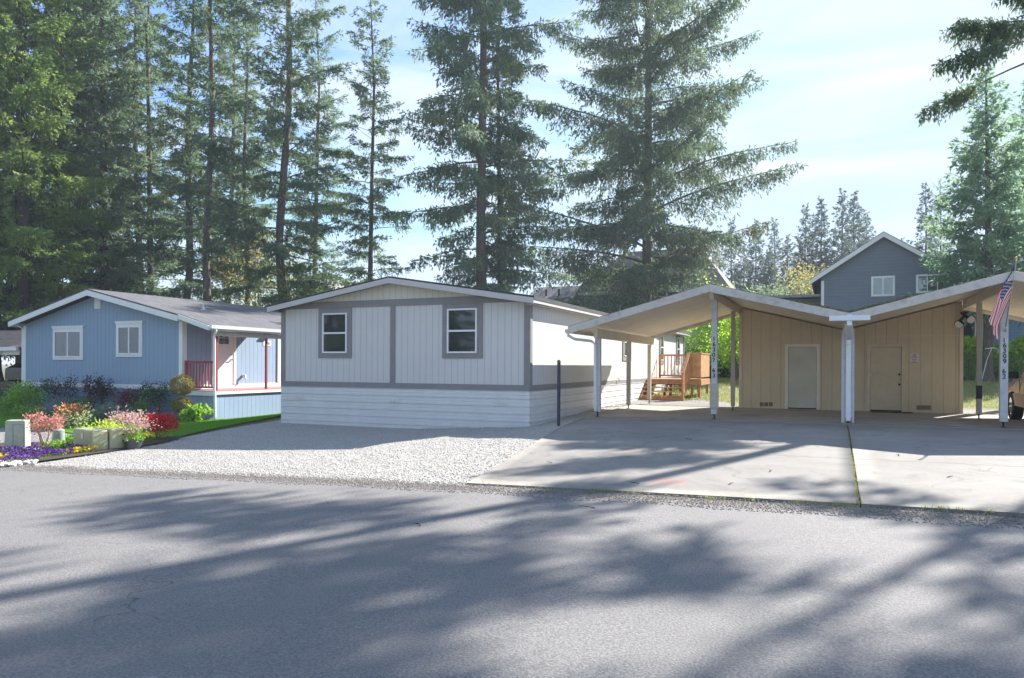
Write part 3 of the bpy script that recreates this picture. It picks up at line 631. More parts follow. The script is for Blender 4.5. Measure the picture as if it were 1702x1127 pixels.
m = MB(); m.box(VAL-.43, VAL+.43, CV0-.16, CV0-.045, 2.66, 2.78); m.box(VAL-.06, VAL+.06, CV0-.12, CV1-.1, 2.67, 2.80); m.build('gutter', 'vinyl', rf, bevel=.01)
m = MB(); m.box(LE-.09, LE-.003, CV0, CV1, 2.48, 2.58); m.build('gutter', 'fascia_old', rf)
m = MB(); rn = random.Random(3)
for k in range(160):   # moss and needle litter along the roof edge
    u = rn.uniform(VAL-1.2, VAL+1.3); j = 0 if u < VAL else 1
    z = np.interp(u, [p[0] for p in prof], [p[1] for p in prof]) + .008; s = rn.uniform(.015, .05); v = CV0 + rn.random()**2*1.6
    m.box(u-s*1.6, u+s*1.6, v-s, v+s, z-.012, z+s*.6)
m.build('leaf_litter', 'bark_moss', rf)['kind'] = 'stuff'
# beams
m = MB()
m.prism([(19.0, 2.62), (19.0, 2.36), (25.85, 2.36), (25.95, 2.62)], 'x', -6.0, -5.9); m.build('beam', 'soffit', T, bevel=.004)
for uu in (R1, R2):
    m = MB(); m.prism([(18.6, 3.5), (18.75, 3.30), (24.48, 3.30), (24.48, 3.55)], 'x', uu-.05, uu+.05); m.build('beam', 'soffit', T, bevel=.004)
m = MB(); m.prism([(18.9, 2.62), (18.9, 2.42), (24.48, 2.42), (24.48, 2.62)], 'x', VAL-.09, VAL+.09); m.build('beam', 'soffit', T)
def post(u, v, z1, mat, wd=.12, label=None):
    x, y = W(u, v); g = gz(x, y) + .051
    p = B(u-wd/2, u+wd/2, v-wd/2, v+wd/2, g+.13, z1).build('post', mat, T, bevel=.006, label=label)
    m = MB(); m.tube([(u, v, g), (u, v, g+.13)], .018, 8); m.box(u-.05, u+.05, v-.05, v+.05, g, g+.012); m.box(u-.05, u+.05, v-.05, v+.05, g+.115, g+.13); m.build('post_bracket', 'iron', p)
    return p
post(-5.95, 19.25, 2.36, 'post_white', .15); post(-5.95, 22.55, 2.36, 'post_tan'); post(-6.02, 25.7, 2.36, 'post_tan')
p1 = post(R1, 19.25, 3.30, 'post_white', .14, 'white post with vertical black numbers')
B(R1-.10, R1+.12, 19.14, 19.165, .52, 1.15).box(R1+.075, R1+.10, 19.15, 19.33, .5, 1.1).build('splint_board', 'post_tan', p1)
p1b = post(R1, 23.1, 3.30, 'post_tan')
p2 = post(R2, 19.25, 3.30, 'post_white', .15, 'white post with vertical black numbers and flag bracket')
p2b = post(R2, 22.2, 3.30, 'post_tan')
B(R2-.063, R2+.063, 22.137, 22.263, .78, 1.13).build('black_tape', 'ink', p2b)
p3 = post(VAL, 19.25, 2.42, 'post_white', .15)
B(VAL-.15, VAL-.077, 19.2, 19.3, .25, 2.5).box(VAL+.077, VAL+.13, 19.2, 19.3, .25, 2.5).build('side_board', 'post_white', p3)
m = MB(); m.box(VAL-.055, VAL+.055, 19.10, 19.172, .30, 2.45)
m.prism([(CV0-.14, 2.66), (CV0-.05, 2.66), (19.17, 2.45), (19.17, 2.25), (19.10, 2.25), (CV0-.14, 2.55)], 'x', VAL-.055, VAL+.055); m.build('downspout', 'vinyl', T, bevel=.01)
B(VAL-.045, VAL+.045, 19.06, 19.12, 2.12, 2.25).build('lamp_socket', 'steel', p3)
downspout(T, [(LE-.04, 18.45, 2.5), (LE-.04, 18.45, 2.42), (LE+.1, 18.6, 2.32), (-6.1, 19.12, 2.28), (-6.0, 19.13, 2.18), (-5.99, 19.14, .35)])
for uu, vv, in ((R1, 0), (R2, 0)):   # sloping braces under the ridge
    m = MB(); m.bar((uu+.08, 19.6, 3.28), (uu+.08, 21.2, 3.28), .03, .03)
# sheds
SV = 24.5; m = MB()
SU0, SU1 = -2.75, 3.45
def rz(u): return float(np.interp(u, [p[0] for p in prof], [p[1] for p in prof])) - .13
m.prism([(SU0, .15), (SU1, .15), (SU1, rz(SU1)), (VAL, rz(VAL)), (SU0, rz(SU0))], 'y', SV, CV1-.1); m.build('shed_wall', 'tan_siding', T)
[B(*q).build('corner_board', 'tan_paint', T) for q in ((SU0-.03, SU0+.06, SV-.03, SV-.001, .2, 3.35), (SU1-.05, SU1+.04, SV-.03, SV-.001, .2, 3.35))]
B(SU0+.061, SU1-.051, SV-.010, SV-.001, 2.52, 2.545).build('seam_strip', 'tan_paint', T)
def sheddoor(px0, px1, pyt, dm, fm, label, knobs, kmat, pyb=684):
    a, b = U(px0, SV), U(px1, SV); D = W((a+b)/2, SV)[1]; zt = Z(pyt, (px0+px1)/2, D); zb = gz(*W((a+b)/2, SV)) + .06
    fr = .09; B(a+fr-.004, b-fr+.004, SV-.013, SV-.0121, zb+.038, zt-fr).build('door_gap', 'ink', T); m = MB(); m.box(a, a+fr, SV-.05, SV+.002, zb, zt); m.box(b-fr, b, SV-.05, SV+.002, zb, zt); m.box(a+fr, b-fr, SV-.05, SV+.002, zt-fr, zt); m.build('door_frame', fm, T, bevel=.004)
    d = B(a+fr+.008, b-fr-.008, SV-.018, SV+.002, zb+.04, zt-fr-.008).build('shed_door', dm, T, label=label)
    B(a+fr, b-fr, SV-.012, SV-.002, zb, zb+.038).build('threshold', 'ink', d)
    hs = a+fr if knobs[0][0] > .5 else b-fr
    for hz in (.25, 1.05, 1.85): B(hs-.02, hs+.02, SV-.03, SV-.0185, zb+hz, zb+hz+.1).build('hinge', 'steel', d)
    for (f, z) in knobs:
        u = a+fr + (b-a-2*fr)*f; MB().tube([(u, SV-.018, z), (u, SV-.05, z), (u, SV-.055, z), (u, SV-.09, z)], [.02, .02, .035, .03], 10).build('door_knob', kmat, d, smooth=True)
sheddoor(1305, 1362.5, 572, 'door_khaki', 'frame_cream', 'grey-green flush shed door with brass knob', [(.07, 1.12)], 'brass')
sheddoor(1441, 1504, 572, 'door_tan', 'tan_paint', 'worn tan shed door with black deadbolt and knob', [(.93, 1.38), (.93, 1.08)], 'ink')
for pxs in ((1266.5, 1274, 1281.5), (1527.5, 1535.5, 1543.5)):
    m = MB()
    for px in pxs:
        u = U(px, SV); zc = Z(672 if px < 1400 else 677.5, px, W(u, SV)[1]); m.box(u-.06, u+.06, SV-.012, SV-.001, zc-.065, zc+.065)
        for q in range(4): m.box(u-.05, u+.05, SV-.018, SV-.012, zc-.05+q*.028, zc-.036+q*.028)
    m.build('vent', 'vent_dark', T)
u = U(1520, SV); zc = Z(596, 1520, W(u, SV)[1])
sg = B(u-.11, u+.11, SV-.008, SV-.001, zc-.15, zc+.15).build('warning_sign', 'label_white', T, label='small white notice with faded red lettering')
m = MB(); rn = random.Random(5)
for r, (zz, hw, hh) in enumerate(((.11, .05, .03), (.065, .05, .03), (.02, .09, .02), (-.03, .06, .03), (-.08, .045, .025))):
    x = -hw
    while x < hw: ww = rn.uniform(.010, .02); m.box(u+x, u+min(hw, x+ww), SV-.011, SV-.008, zc+zz-hh/2, zc+zz+hh/2*rn.uniform(.5, 1)); x += ww+.006
m.build('sign_lettering', 'ink_red', sg)
m = MB(); x = -.09
while x < .08: m.box(u+x, u+x+.02, SV-.011, SV-.008, zc-.135, zc-.115); x += .028
m.build('sign_small_print', 'ink', sg)
# twin flood lamp by the right shed corner
lx, ly, lz = SU1+.05, SV-.12, 3.12
m = MB(); m.lathe([(.0, .12), (.09, .10), (.1, .02), (.03, -.02)], 12, (lx, ly, lz)); fl = m.build('flood_lamp', 'iron', T, smooth=True)
for dx, dz in ((-.14, -.22), (.1, -.12)):
    m = MB(); m.tube([(lx, ly, lz), (lx+dx*.6, ly-.05, lz+dz*.6), (lx+dx, ly-.12, lz+dz), (lx+dx*1.2, ly-.24, lz+dz*1.25)], [.03, .04, .09, .12], 12); h = m.build('lamp_head', 'iron', fl, smooth=True)
    MB().tube([(lx+dx*1.2, ly-.235, lz+dz*1.25), (lx+dx*1.21, ly-.25, lz+dz*1.27)], .105, 12).build('lamp_lens', 'label_white', h)
def digits(parent, s, u, v, z0, pitch, size, zz=None):
    z = z0
    for ch in s:
        if ch != ' ':
            cu_ = bpy.data.curves.new('digit', 'FONT'); cu_.body = ch; cu_.size = size; cu_.extrude = .004; cu_.align_x = 'CENTER'; cu_.offset = .002
            tmp = bpy.data.objects.new('tmp', cu_); C.objects.link(tmp); bpy.context.view_layer.update(); dg = bpy.context.evaluated_depsgraph_get()
            me_ = bpy.data.meshes.new_from_object(tmp.evaluated_get(dg)); me_.materials.clear(); me_.materials.append(M['ink']); bpy.data.objects.remove(tmp)
            o = bpy.data.objects.new('house_number', me_); C.objects.link(o); o.parent = parent
            q = parent
            while q.name not in ORG: q = q.parent
            a, b, zo, _ = ORG[q.name]; o.location = (u-a + rnd.uniform(-.008, .008), v-b, z-zo); o.rotation_euler = (math.pi/2, rnd.uniform(-.06, .06), 0)
        z -= pitch * (1 if ch != ' ' else .85)
digits(p1, '16307 63', R1, 19.25-.076, Z(566.5, 1186, 18.7), .139, .15)
digits(p2, '16309 62', R2, 19.25-.081, Z(569, 1670, 16.15), .119, .145)

# ---------------------------------------------------------------- timber landing behind the carport
T = thing('wooden_steps', 'new orange cedar steps and landing with railings beside the grey house', 'steps', -6.2, 29.0, .2)
FZ = 1.06; A0, A1, P0, P1 = -7.12, -4.92, 30.0, 32.3; SR = -5.42
m = MB()
for k in range(15): m.box(A0, A1, P0+k*.153, P0+k*.153+.145, FZ-.035, FZ)
m.build('deck_boards', 'wood_light', T)
B(A0, A1, P0-.04, P0-.002, FZ-.24, FZ-.005).box(A1+.002, A1+.04, P0-.04, P1, FZ-.24, FZ-.005).build('rim_board', 'wood', T, bevel=.004)
st = B(A0+.1, SR+.02, 0, 0, 0, 0) if 0 else None
for k in range(5):
    v = P0 - .28*(k+1); z = FZ - .165*(k+1)
    MB().box(A0-.02, SR, v, v+.27, z-.035, z).build('stair_tread', 'wood_light', T, bevel=.004)
for u in (A0+.02, (A0+SR)/2, SR-.05):
    m = MB(); pts = [(P0-.03, FZ-.24)]
    for k in range(5): pts += [(P0-.03-.28*k, FZ-.165*k-.21), (P0-.03-.28*(k+1), FZ-.165*k-.21)]
    m.prism([(P0-.03, FZ-.30), (P0-.03, FZ-.06), (P0-.25, FZ-.21), (P0-1.42, .24), (P0-1.2, .2), (P0-.9, .2)], 'x', u, u+.04); m.build('stringer', 'wood', T)
B(A0, SR, P0-1.43, P0-1.38, .2, .36).build('bottom_riser', 'wood', T)
for (u, v) in ((A0+.05, P0+.05), (-6.2, P0+.05), (SR+.1, P0+.05), (A1-.12, P0+.1), (A1-.12, P1-.1), (-6.2, P1-.1), (-5.4, P1-.1), (A1-.5, P1-.1)):
    B(u, u+.1, v, v+.1, .28, FZ-.036).build('deck_post', 'wood', T)
    B(u-.05, u+.15, v-.05, v+.15, .12, .28).build('footing', 'concrete_block', T)
m = MB(); v = P1-.08                                        # back railing
m.box(A0, A1, v, v+.06, FZ+.98, FZ+1.06); m.box(A0, A1, v, v+.05, FZ+.08, FZ+.15); m.box(A0, A0+.09, v, v+.09, FZ, FZ+1.05)
for k in range(1, 13): u = A0+.09+(A1-A0-.18)*k/13; m.box(u-.02, u+.02, v+.01, v+.05, FZ+.15, FZ+.98)
m.build('railing', 'wood', T)
m = MB()                                                    # boarded panel
for k in range(4): u = SR+.03+k*.125; m.box(u, u+.12, P0-.02, P0+.02, FZ+.08, FZ+1.04)
m.box(SR, A1+.03, P0-.04, P0+.04, FZ+1.041, FZ+1.09)
for k in range(16): vv = P0+.03+k*.138; m.box(A1-.02, A1+.02, vv, vv+.13, FZ+.08, FZ+1.04)
m.box(A1-.04, A1+.04, P0+.041, P1, FZ+1.041, FZ+1.09); m.build('privacy_panel', 'wood_light', T)
m = MB(); vb = P0-1.4                                       # sloping stair railing
m.box(SR, SR+.09, vb-.02, vb+.07, .22, 1.30); m.box(SR, SR+.09, P0-.12, P0-.041, FZ-.1, FZ+1.04)
m.bar((SR+.045, vb-.04, 1.30), (SR+.045, P0-.05, FZ+1.08), .11, .05); m.bar((SR+.045, vb+.05, .48), (SR+.045, P0-.1, FZ+.12), .05, .08)
for k in range(1, 10): f = k/10; v = vb+.05+(P0-.15-vb)*f; z = .48+(FZ-.36)*f; m.box(SR+.025, SR+.065, v-.02, v+.02, z, z+.80)
m.build('stair_railing', 'wood', T)

# ---------------------------------------------------------------- post beside the drive
x, y, z = on_ground(929, 709)
T = thing('marker_post', 'thin navy metal post standing in the gravel by the grey house corner', 'post', x, y, z, 'W')
m = MB(); m.tube([(x, y, z-.1), (x, y, z+1.58)], .042, 10); m.build('post_shaft', 'navy', T, smooth=True)
m = MB(); m.lathe([(.0, .06), (.03, .05), (.047, .02), (.047, -.02)], 10, (x, y, z+1.58)); m.build('post_cap', 'bark_moss', T)

# ---------------------------------------------------------------- flag on the right post
pb, pt = Vector((R2+.0, 19.12, 2.40)), Vector((R2+.02, 18.2, 3.86))
T = thing('flag', 'striped red, white and blue flag hanging from a slanted pole on the carport post', 'flag', R2, 19.12, 2.4)
MB().tube([pb, pt], [.016, .013], 10).build('flag_pole', 'steel', T, smooth=True)
MB().lathe([(.0, .09), (.02, .08), (.03, .05), (.015, .02), (.02, -.01)], 10, tuple(pt)).build('finial', 'brass', T, smooth=True)
MB().tube([pb + Vector((0, .03, .02)), pb + Vector((0, -.07, .1))], .03, 10).build('pole_bracket', 'label_white', T)
Mm = 52; Nn = 39
def flagp(a, b, off=0):     # a along the fly, b down the hoist (0 top)
    top = pt + (pb-pt)*.05; ho = (pb-pt)*.50
    p = top + ho*b*(1-.35*a) + Vector((-.46 + .20*b, .02, -1.12))*a
    wv = .03*math.sin(a*3.0 + b*11.5)*(.35+a) + .02*math.sin(a*9+b*5)
    p += Vector((wv*.8 - .06*math.sin(a*math.pi), wv*1.2, -.03*math.sin(b*9)*a))
    if off: 
        q = flagp(a+.01, b), flagp(a, b+.01); nrm = (q[0]-p).cross(q[1]-p).normalized(); p = p + nrm*off
    return p
vs = [flagp(i/Mm, j/Nn) for j in range(Nn+1) for i in range(Mm+1)]; m = MB()
m.add(vs, []); 
for j in range(Nn):
    for i in range(Mm):
        s_ = j // 3; c = 2 if (i/Mm < .4 and s_ < 7) else (0 if s_ % 2 == 0 else 1)
        m.f.append((j*(Mm+1)+i, j*(Mm+1)+i+1, (j+1)*(Mm+1)+i+1, (j+1)*(Mm+1)+i)); m.m.append(c)
fb = m.build('flag_cloth', ['flag_red', 'flag_white', 'flag_blue'], T, smooth=True)
sd = fb.modifiers.new('thick', 'SOLIDIFY'); sd.thickness = .003; sd.offset = 0
m = MB()
for r in range(9):
    for c in range(6 if r % 2 == 0 else 5):
        a = .4*((c*2+1+(r % 2))/12); b = 7/13*(r+1)/10
        for off in (.004, -.004):
            ring = []
            for k in range(10):
                rr = .5 if k % 2 else 1.0; an = math.pi/2 + k*math.pi/5
                ring.append(flagp(a + rr*.019*math.cos(an), b - rr*.029*math.sin(an), off))
            m.add([flagp(a, b, off)] + ring, [(0, 1+k, 1+(k+1) % 10) for k in range(10)])
m.build('stars', 'flag_white', fb)

# ---------------------------------------------------------------- vehicles
def wheel(parent, x, y, z, r, wd, side):
    m = MB(); n = 24; prof = [(r*.62, -wd/2), (r*.93, -wd/2), (r, -wd*.36), (r, wd*.36), (r*.93, wd/2), (r*.62, wd/2)]
    m.add([(x+o_, y+q*math.cos(2*math.pi*k/n), z+q*math.sin(2*math.pi*k/n)) for q, o_ in prof for k in range(n)],
          [(i*n+k, i*n+(k+1) % n, ((i+1) % 6)*n+(k+1) % n, ((i+1) % 6)*n+k) for i in range(6) for k in range(n)])
    wh = m.build('tyre', 'tyre', parent, smooth=True)
    m = MB(); prof = [(r*.62, wd*.4*side), (r*.52, wd*.2*side), (r*.2, wd*.3*side), (0.01, wd*.34*side)]
    m.add([(x+o_, y+q*math.cos(2*math.pi*k/n), z+q*math.sin(2*math.pi*k/n)) for q, o_ in prof for k in range(n)],
          [(i*n+k, i*n+(k+1) % n, (i+1)*n+(k+1) % n, (i+1)*n+k) for i in range(3) for k in range(n)])
    m.build('rim', 'chrome', wh, smooth=True)
def loft(sections, name, mat, parent, bevel=0, label=None):
    """sections: list of (y, [(x,z)...]) closed rings with equal counts"""
    n = len(sections[0][1]); m = MB()
    m.add([(x, y, z) for y, ring in sections for x, z in ring], [(i*n+k, i*n+(k+1) % n, (i+1)*n+(k+1) % n, (i+1)*n+k) for i in range(len(sections)-1) for k in range(n)] + [tuple(range(n))[::-1], tuple((len(sections)-1)*n+k for k in range(n))])
    return m.build(name, mat, parent, smooth=True, bevel=bevel, label=label)
def vehicle(name, label, cat, u0, vfront, L_, Wd, kind, upper, lower, dirn=1):
    """parked nose towards +v (dirn 1) or towards -v (-1)"""
    uc = u0 + Wd/2; g = gz(*W(uc, vfront)) + .05
    T = thing(name, label, cat, uc, vfront - dirn*L_/2, g)
    X0, X1 = u0, u0+Wd; yy = lambda t: vfront - dirn*t      # t from the nose back
    def ring(x_in, z0, z1, roundt=.12):
        a, b = X0+x_in, X1-x_in
        return [(a+.05, z0), (a, z0+.08), (a-.0, (z0+z1)/2), (a+.02, z1-roundt), (a+roundt, z1), ((a+b)/2, z1+.03), (b-roundt, z1), (b-.02, z1-roundt), (b, (z0+z1)/2), (b, z0+.08), (b-.05, z0), ((a+b)/2, z0)]
    H1 = g + 1.08
    secs = [(yy(0), ring(.16, g+.45, H1-.22)), (yy(.12), ring(.05, g+.42, H1-.12)), (yy(.5), ring(.01, g+.68, H1-.04)), (yy(1.2), ring(0, g+.68, H1)), (yy(1.35), ring(0, g+.36, H1+.02)), (yy(L_-1.7), ring(0, g+.36, H1+.04)), (yy(L_-1.5), ring(0, g+.68, H1+.02)), (yy(L_-.7), ring(0, g+.68, H1)), (yy(L_-.1), ring(.03, g+.45, H1-.02)), (yy(L_), ring(.08, g+.48, H1-.08))]
    body = loft(secs, 'body', upper, T, label=None)
    for sd, xx in ((-1, X0-.012), (1, X1+.0)):
        m = MB(); m.prism([(yy(.15), g+.45), (yy(.15), g+.62), (yy(1.3), g+.70), (yy(L_-1.65), g+.70), (yy(L_-.15), g+.64), (yy(L_-.15), g+.45), (yy(L_-.2), g+.45), (yy(L_-.6), g+.68), (yy(L_-1.4), g+.68), (yy(L_-1.62), g+.38), (yy(1.32), g+.38), (yy(1.1), g+.68), (yy(.45), g+.66), (yy(.3), g+.45)], 'x', xx, xx+.012); m.build('side_cladding', lower, T)
    ct0, ct1 = 1.35, (3.1 if kind == 'pickup' else L_-.25)
    rt = g + (1.68 if kind == 'pickup' else 1.78)
    cabin = [(yy(ct0), ring(.10, H1-.05, H1+.06, .03)), (yy(ct0+.6), ring(.20, H1-.05, rt-.03, .1)), (yy(ct1-.35), ring(.20, H1-.05, rt, .1)), (yy(ct1), ring(.14, H1-.05, H1+.08 if kind == 'pickup' else rt-.2, .06))]
    cb = loft(cabin, 'cabin', upper, T)
    for xx, o_ in ((X0+.135, -1), (X1-.135, 1)):
        m = MB(); tops = rt-.14
        for (ta, tb) in ((ct0+.35, ct0+1.0), (ct0+1.08, ct1-.2)):
            m.add([(xx-o_*0.0, yy(ta), H1+.07), (xx, yy(tb), H1+.07), (xx-o_*.06, yy(tb-.05), tops), (xx-o_*.06, yy(max(ta+.1, ct0+.72)), tops)], [(0, 1, 2, 3)])
        w_ = m.build('side_window', 'glass', cb); s_ = w_.modifiers.new('s', 'SOLIDIFY'); s_.thickness = .03; s_.offset = 0
    m = MB(); m.add([(X0+.25, yy(ct0+.03), H1+.09), (X1-.25, yy(ct0+.03), H1+.09), (X1-.33, yy(ct0+.53), rt-.10), (X0+.33, yy(ct0+.53), rt-.10)], [(0, 1, 2, 3)])
    w_ = m.build('windscreen', 'glass', cb); s_ = w_.modifiers.new('s', 'SOLIDIFY'); s_.thickness = .05; s_.offset = 0
    if kind == 'pickup':
        a, b = sorted((yy(ct1+.08), yy(L_-.08))); m = MB(); m.box(X0+.12, X1-.12, a, b, H1-.0, H1+.05); m.build('bed_cover', 'ink', T)
    for t in (.85, L_-1.1):
        wheel(T, X0+.10, yy(t), g+.36, .37, .24, -1); wheel(T, X1-.10, yy(t), g+.36, .37, .24, 1)
    a, b = sorted((yy(-.06), yy(.16))); B(X0+.05, X1-.05, a, b, g+.40, g+.60).build('bumper', lower, T, bevel=.04)
    a, b = sorted((yy(L_-.1), yy(L_+.1))); B(X0+.05, X1-.05, a, b, g+.42, g+.60).build('bumper', lower, T, bevel=.04)
    for xx in (X0+.02, X1-.32):
        a, b = sorted((yy(-.01), yy(.14))); B(xx, xx+.3, a, b, g+.68, g+.86).build('headlight', 'amber' if kind == 'pickup' else 'chrome', T, bevel=.03)
        a, b = sorted((yy(L_-.05), yy(L_+.02))); B(xx, xx+.16, a, b, g+.7, g+.98).build('tail_light', 'red_paint', T, bevel=.02)
    for sd, xx in ((-1, X0), (1, X1)):
        m = MB(); a, b = sorted((yy(ct0+.42), yy(ct0+.58))); p, q = sorted((xx+sd*.04, xx+sd*.26)); m.box(p, q, a, b, H1+.0, H1+.17); m.build('mirror', 'ink', T, bevel=.03)
        a, b = sorted((yy(ct0+1.35), yy(ct0+1.5))); p, q = sorted((xx, xx+sd*.03)); B(p, q, a, b, H1-.16, H1-.11).build('door_handle', 'ink', T)
        m = MB()
        for t in (ct0+.42, ct0+1.6):
            a, b = sorted((yy(t), yy(t+.012))); p, q = sorted((xx-sd*.01, xx+sd*.004)); m.box(p, q, a, b, g+.42, H1-.03)
        m.build('door_seam', 'ink', T)
    return T
vehicle('pickup_truck', 'tan and maroon pickup truck parked under the right carport', 'pickup truck', 4.28, 23.35, 4.9, 1.75, 'pickup', 'tan_car', 'maroon_car', 1)
vehicle('suv', 'black sport utility vehicle under the brown-roofed carport at far left', 'suv', -32.6, 23.7, 4.6, 1.85, 'suv', 'black_car', 'ink', 1)

# ---------------------------------------------------------------- carport at the far left
T = thing('neighbour_carport', 'brown-shingled carport left of the blue house', 'carport', -32, 18, -.28)
m = MB(); m.prism([(17.4, 2.18), (21.4, 3.12), (25.4, 2.18), (25.4, 2.1), (21.4, 3.04), (17.4, 2.1)], 'x', -38, -28.35); r_ = m.build('roof', 'roof_brown', T)
B(-38, -28.35, 17.3, 17.395, 2.06, 2.2).build('gutter', 'vinyl', r_)
B(-38, -28.35, 17.41, 17.45, 1.9, 2.09).build('fascia', 'soffit', r_)
for u in (-36.5, -30.35): B(u, u+.1, 17.6, 17.7, -.35, 2.1).build('post', 'vinyl', T)
for u in (-36.5, -28.9): B(u, u+.1, 24.9, 25.0, -.35, 2.1).build('post', 'vinyl', T)
downspout(T, [(-29.35, 17.33, 2.1), (-29.4, 17.36, 1.98), (-30.2, 17.5, 1.85), (-30.3, 17.54, 1.7), (-30.3, 17.54, -.2)])
T = thing('neighbour_house', 'low pale house with grey roof behind the brown carport', 'house', -34, 30, -.2)
m = MB(); m.prism([(30, -.4), (30, 2.5), (34, 3.3), (38, 2.5), (38, -.4)], 'x', -44, -30); m.build('wall', 'white_lap', T)
m = MB(); m.prism([(29.6, 2.6), (34, 3.55), (38.4, 2.6), (38.4, 2.5), (34, 3.45), (29.6, 2.5)], 'x', -44.3, -29.7); m.build('roof', 'roof_grey', T)
for u in (-35, -33, -31.6): window(T, 'u', u, u+1.0, .9, 2.0, 30, -1, 'slide', 'white', .08)

# ---------------------------------------------------------------- houses behind
def wall_gable(T, u0, u1, v0, v1, ze, zr, wm, g, rc=None):
    rc = (u0+u1)/2 if rc is None else rc
    m = MB(); m.prism([(u0, g), (u1, g), (u1, ze), (rc, zr), (u0, ze)], 'y', v0, v1); m.build('wall', wm, T)
u0, u1, ru, v0 = -.58, 5.75, 2.57, 45.0
zr_ = Z(386, 1467, W(ru, v0)[1]); sl_ = .66; g = .6
T = thing('two_storey_house', 'slate blue two-storey house with a steep gable behind the carport', 'house', ru, v0, g)
wall_gable(T, u0, u1, v0, 57, zr_-.2-sl_*(ru-u0), zr_-.2, 'slate_lap', g-.3, ru)
gable(T, u0-.55, u1+.55, ru, zr_-sl_*(ru-u0+.55), zr_-sl_*(u1+.55-ru), zr_, v0-.35, 57.3, .12, 'roof_far_grey', 'white', .26)
B(u0-.02, u0+.14, v0-.03, v0+.002, g, zr_-.5-sl_*(ru-u0)).build('corner_trim', 'white', T); B(u1-.14, u1+.02, v0-.03, v0+.002, g, zr_-.5-sl_*(ru-u0)).build('corner_trim', 'white', T)
D = W(ru, v0)[1]
window(T, 'u', U(1449, v0), U(1485, v0), Z(491, 1467, D), Z(460.5, 1467, D), v0, -1, 'slide', 'white', .05, glassm='glass2', curt='curtain')
window(T, 'u', U(1523.5, v0), U(1575, v0), Z(485, 1540, D-1), Z(457, 1540, D-1), v0, -1, 'slide3', 'white', .05, glassm='glass2', curt='curtain')
m = MB(); m.prism([(44.6, 5.75), (50, 6.1), (50, 5.95), (44.6, 5.6)], 'x', -4.5, u0-.05); m.build('side_roof', 'roof_far_grey', T)
B(-4.3, u0-.05, 46, 50, g-.3, 5.6).build('side_wing', 'slate_lap', T)
T = thing('garage_house', 'blue lap-sided house with white trim seen beyond the hedge', 'house', 12, 50, .7)
e = U(1618, 50); e2 = U(1633, 50)
wall_gable(T, e2, 19, 50, 60, 5.4, 8.6, 'blue_lap', .6); B(e+.05, e2-.005, 49.95, 60, .6, 5.4).build('corner_panel', 'white', T)
B(e-3.6, e+.04, 50.6, 59, .6, 5.3).build('garage_recess', 'dark_void', T)  # solid box, its dark colour stands in for the shaded opening
for k in range(3): B(e-.06+k*.0, e+.045, 50.3-.1*k, 50.58-.1*k, .6, 5.3) if 0 else None
m = B(e-3.8, e+.05, 49.9, 50.55, 4.3, 5.4); m.build('beam', 'tan_lap', T)
gable(T, e-4.2, 19.5, (e-4.2+19.5)/2, 5.4, 5.4, 8.6, 49.6, 60.4, .12, 'roof_far_grey', 'white', .22)
v0 = 61.0; ul, ur = U(948, v0), U(1212, v0); D = W((ul+ur)/2, v0)[1]; ze = Z(487, 960, W(ul, v0)[1]); zt = Z(413, 1080, D+4)
T = thing('large_house', 'big house with pale hipped roof and dark grey wall, seen through the drooping spruce', 'house', (ul+ur)/2, v0, 1)
B(ul+.4, ur-.4, v0+.5, v0+10, .3, ze-.1).build('wall', 'slate_lap', T)
m = MB(); a, b, c, d = ul, ur, v0, v0+10.5; k1, k2 = ul+3.6, ur-3.2
m.add([(a, c, ze), (b, c, ze), (b, d, ze), (a, d, ze), (k1, (c+d)/2, zt), (k2, (c+d)/2, zt)], [(0, 1, 5, 4), (1, 2, 5), (2, 3, 4, 5), (3, 0, 4), (0, 3, 2, 1)]); m.build('roof', 'roof_far', T)
B(ul-.05, ur+.05, v0-.06, v0-.004, ze-.25, ze-.01).build('fascia', 'white', T); B(ul+.35, ul+.7, v0+.35, v0+.49, .3, ze-.2).build('corner_trim', 'white', T)
window(T, 'u', ul+2.6, ul+4.4, ze-2.2, ze-.6, v0+.49, -1, 'slide', 'white', .08)
v0 = 58.0; ul, ur = U(868, v0), U(941, v0); D = W(ur, v0)[1]; zt = Z(473, 905, D+3)
T = thing('grey_roofed_house', 'distant house with plain dark grey roof and roof vents, right of the spruce', 'house', (ul+ur)/2, v0, 1)
B(ul+.3, ur-.3, v0+.3, v0+7.7, .3, zt-2.0).build('wall', 'tan_lap', T)
m = MB(); m.prism([(v0, zt-2.0), (v0+4, zt), (v0+8, zt-2.0), (v0+8, zt-2.12), (v0, zt-2.12)], 'x', ul, ur); r_ = m.build('roof', 'roof_far_grey', T)
for k in (.35, .65): MB().tube([(ul+(ur-ul)*k, v0+2, zt-1.1), (ul+(ur-ul)*k, v0+2, zt-.45)], .09, 8).build('roof_vent', 'iron', r_)
v0 = 60.0; up = U(527, v0); D = W(up, v0)[1]; zt = Z(463, 527, D)
T = thing('olive_house', 'olive gabled house peeping over the grey roof behind the twisted tree', 'house', up, v0, .5)
wall_gable(T, up-3.6, up+3.2, v0, v0+9, zt-2.6, zt-.15, 'olive_lap', -.3, up)
gable(T, up-4, up+3.6, up, zt-2.75, zt-2.5, zt, v0-.4, v0+9.3, .12, 'roof_far', 'soffit', .2)
m = MB(); m.prism([(v0+2, zt-2.5), (v0+6, zt-.5), (v0+10, zt-2.5)], 'x', up+1, up+9); m.build('roof', 'roof_far', T)
B(up+3.3, up+8.6, v0+2.4, v0+9.6, -.3, zt-2.6).build('wall', 'olive_lap', T)
v0 = 52.0; ul, ur = U(1120, v0), U(1210, v0); D = W(ul, v0)[1]
T = thing('white_house', 'white lap-sided house behind the board fence and maple', 'house', (ul+ur)/2, v0, .8)
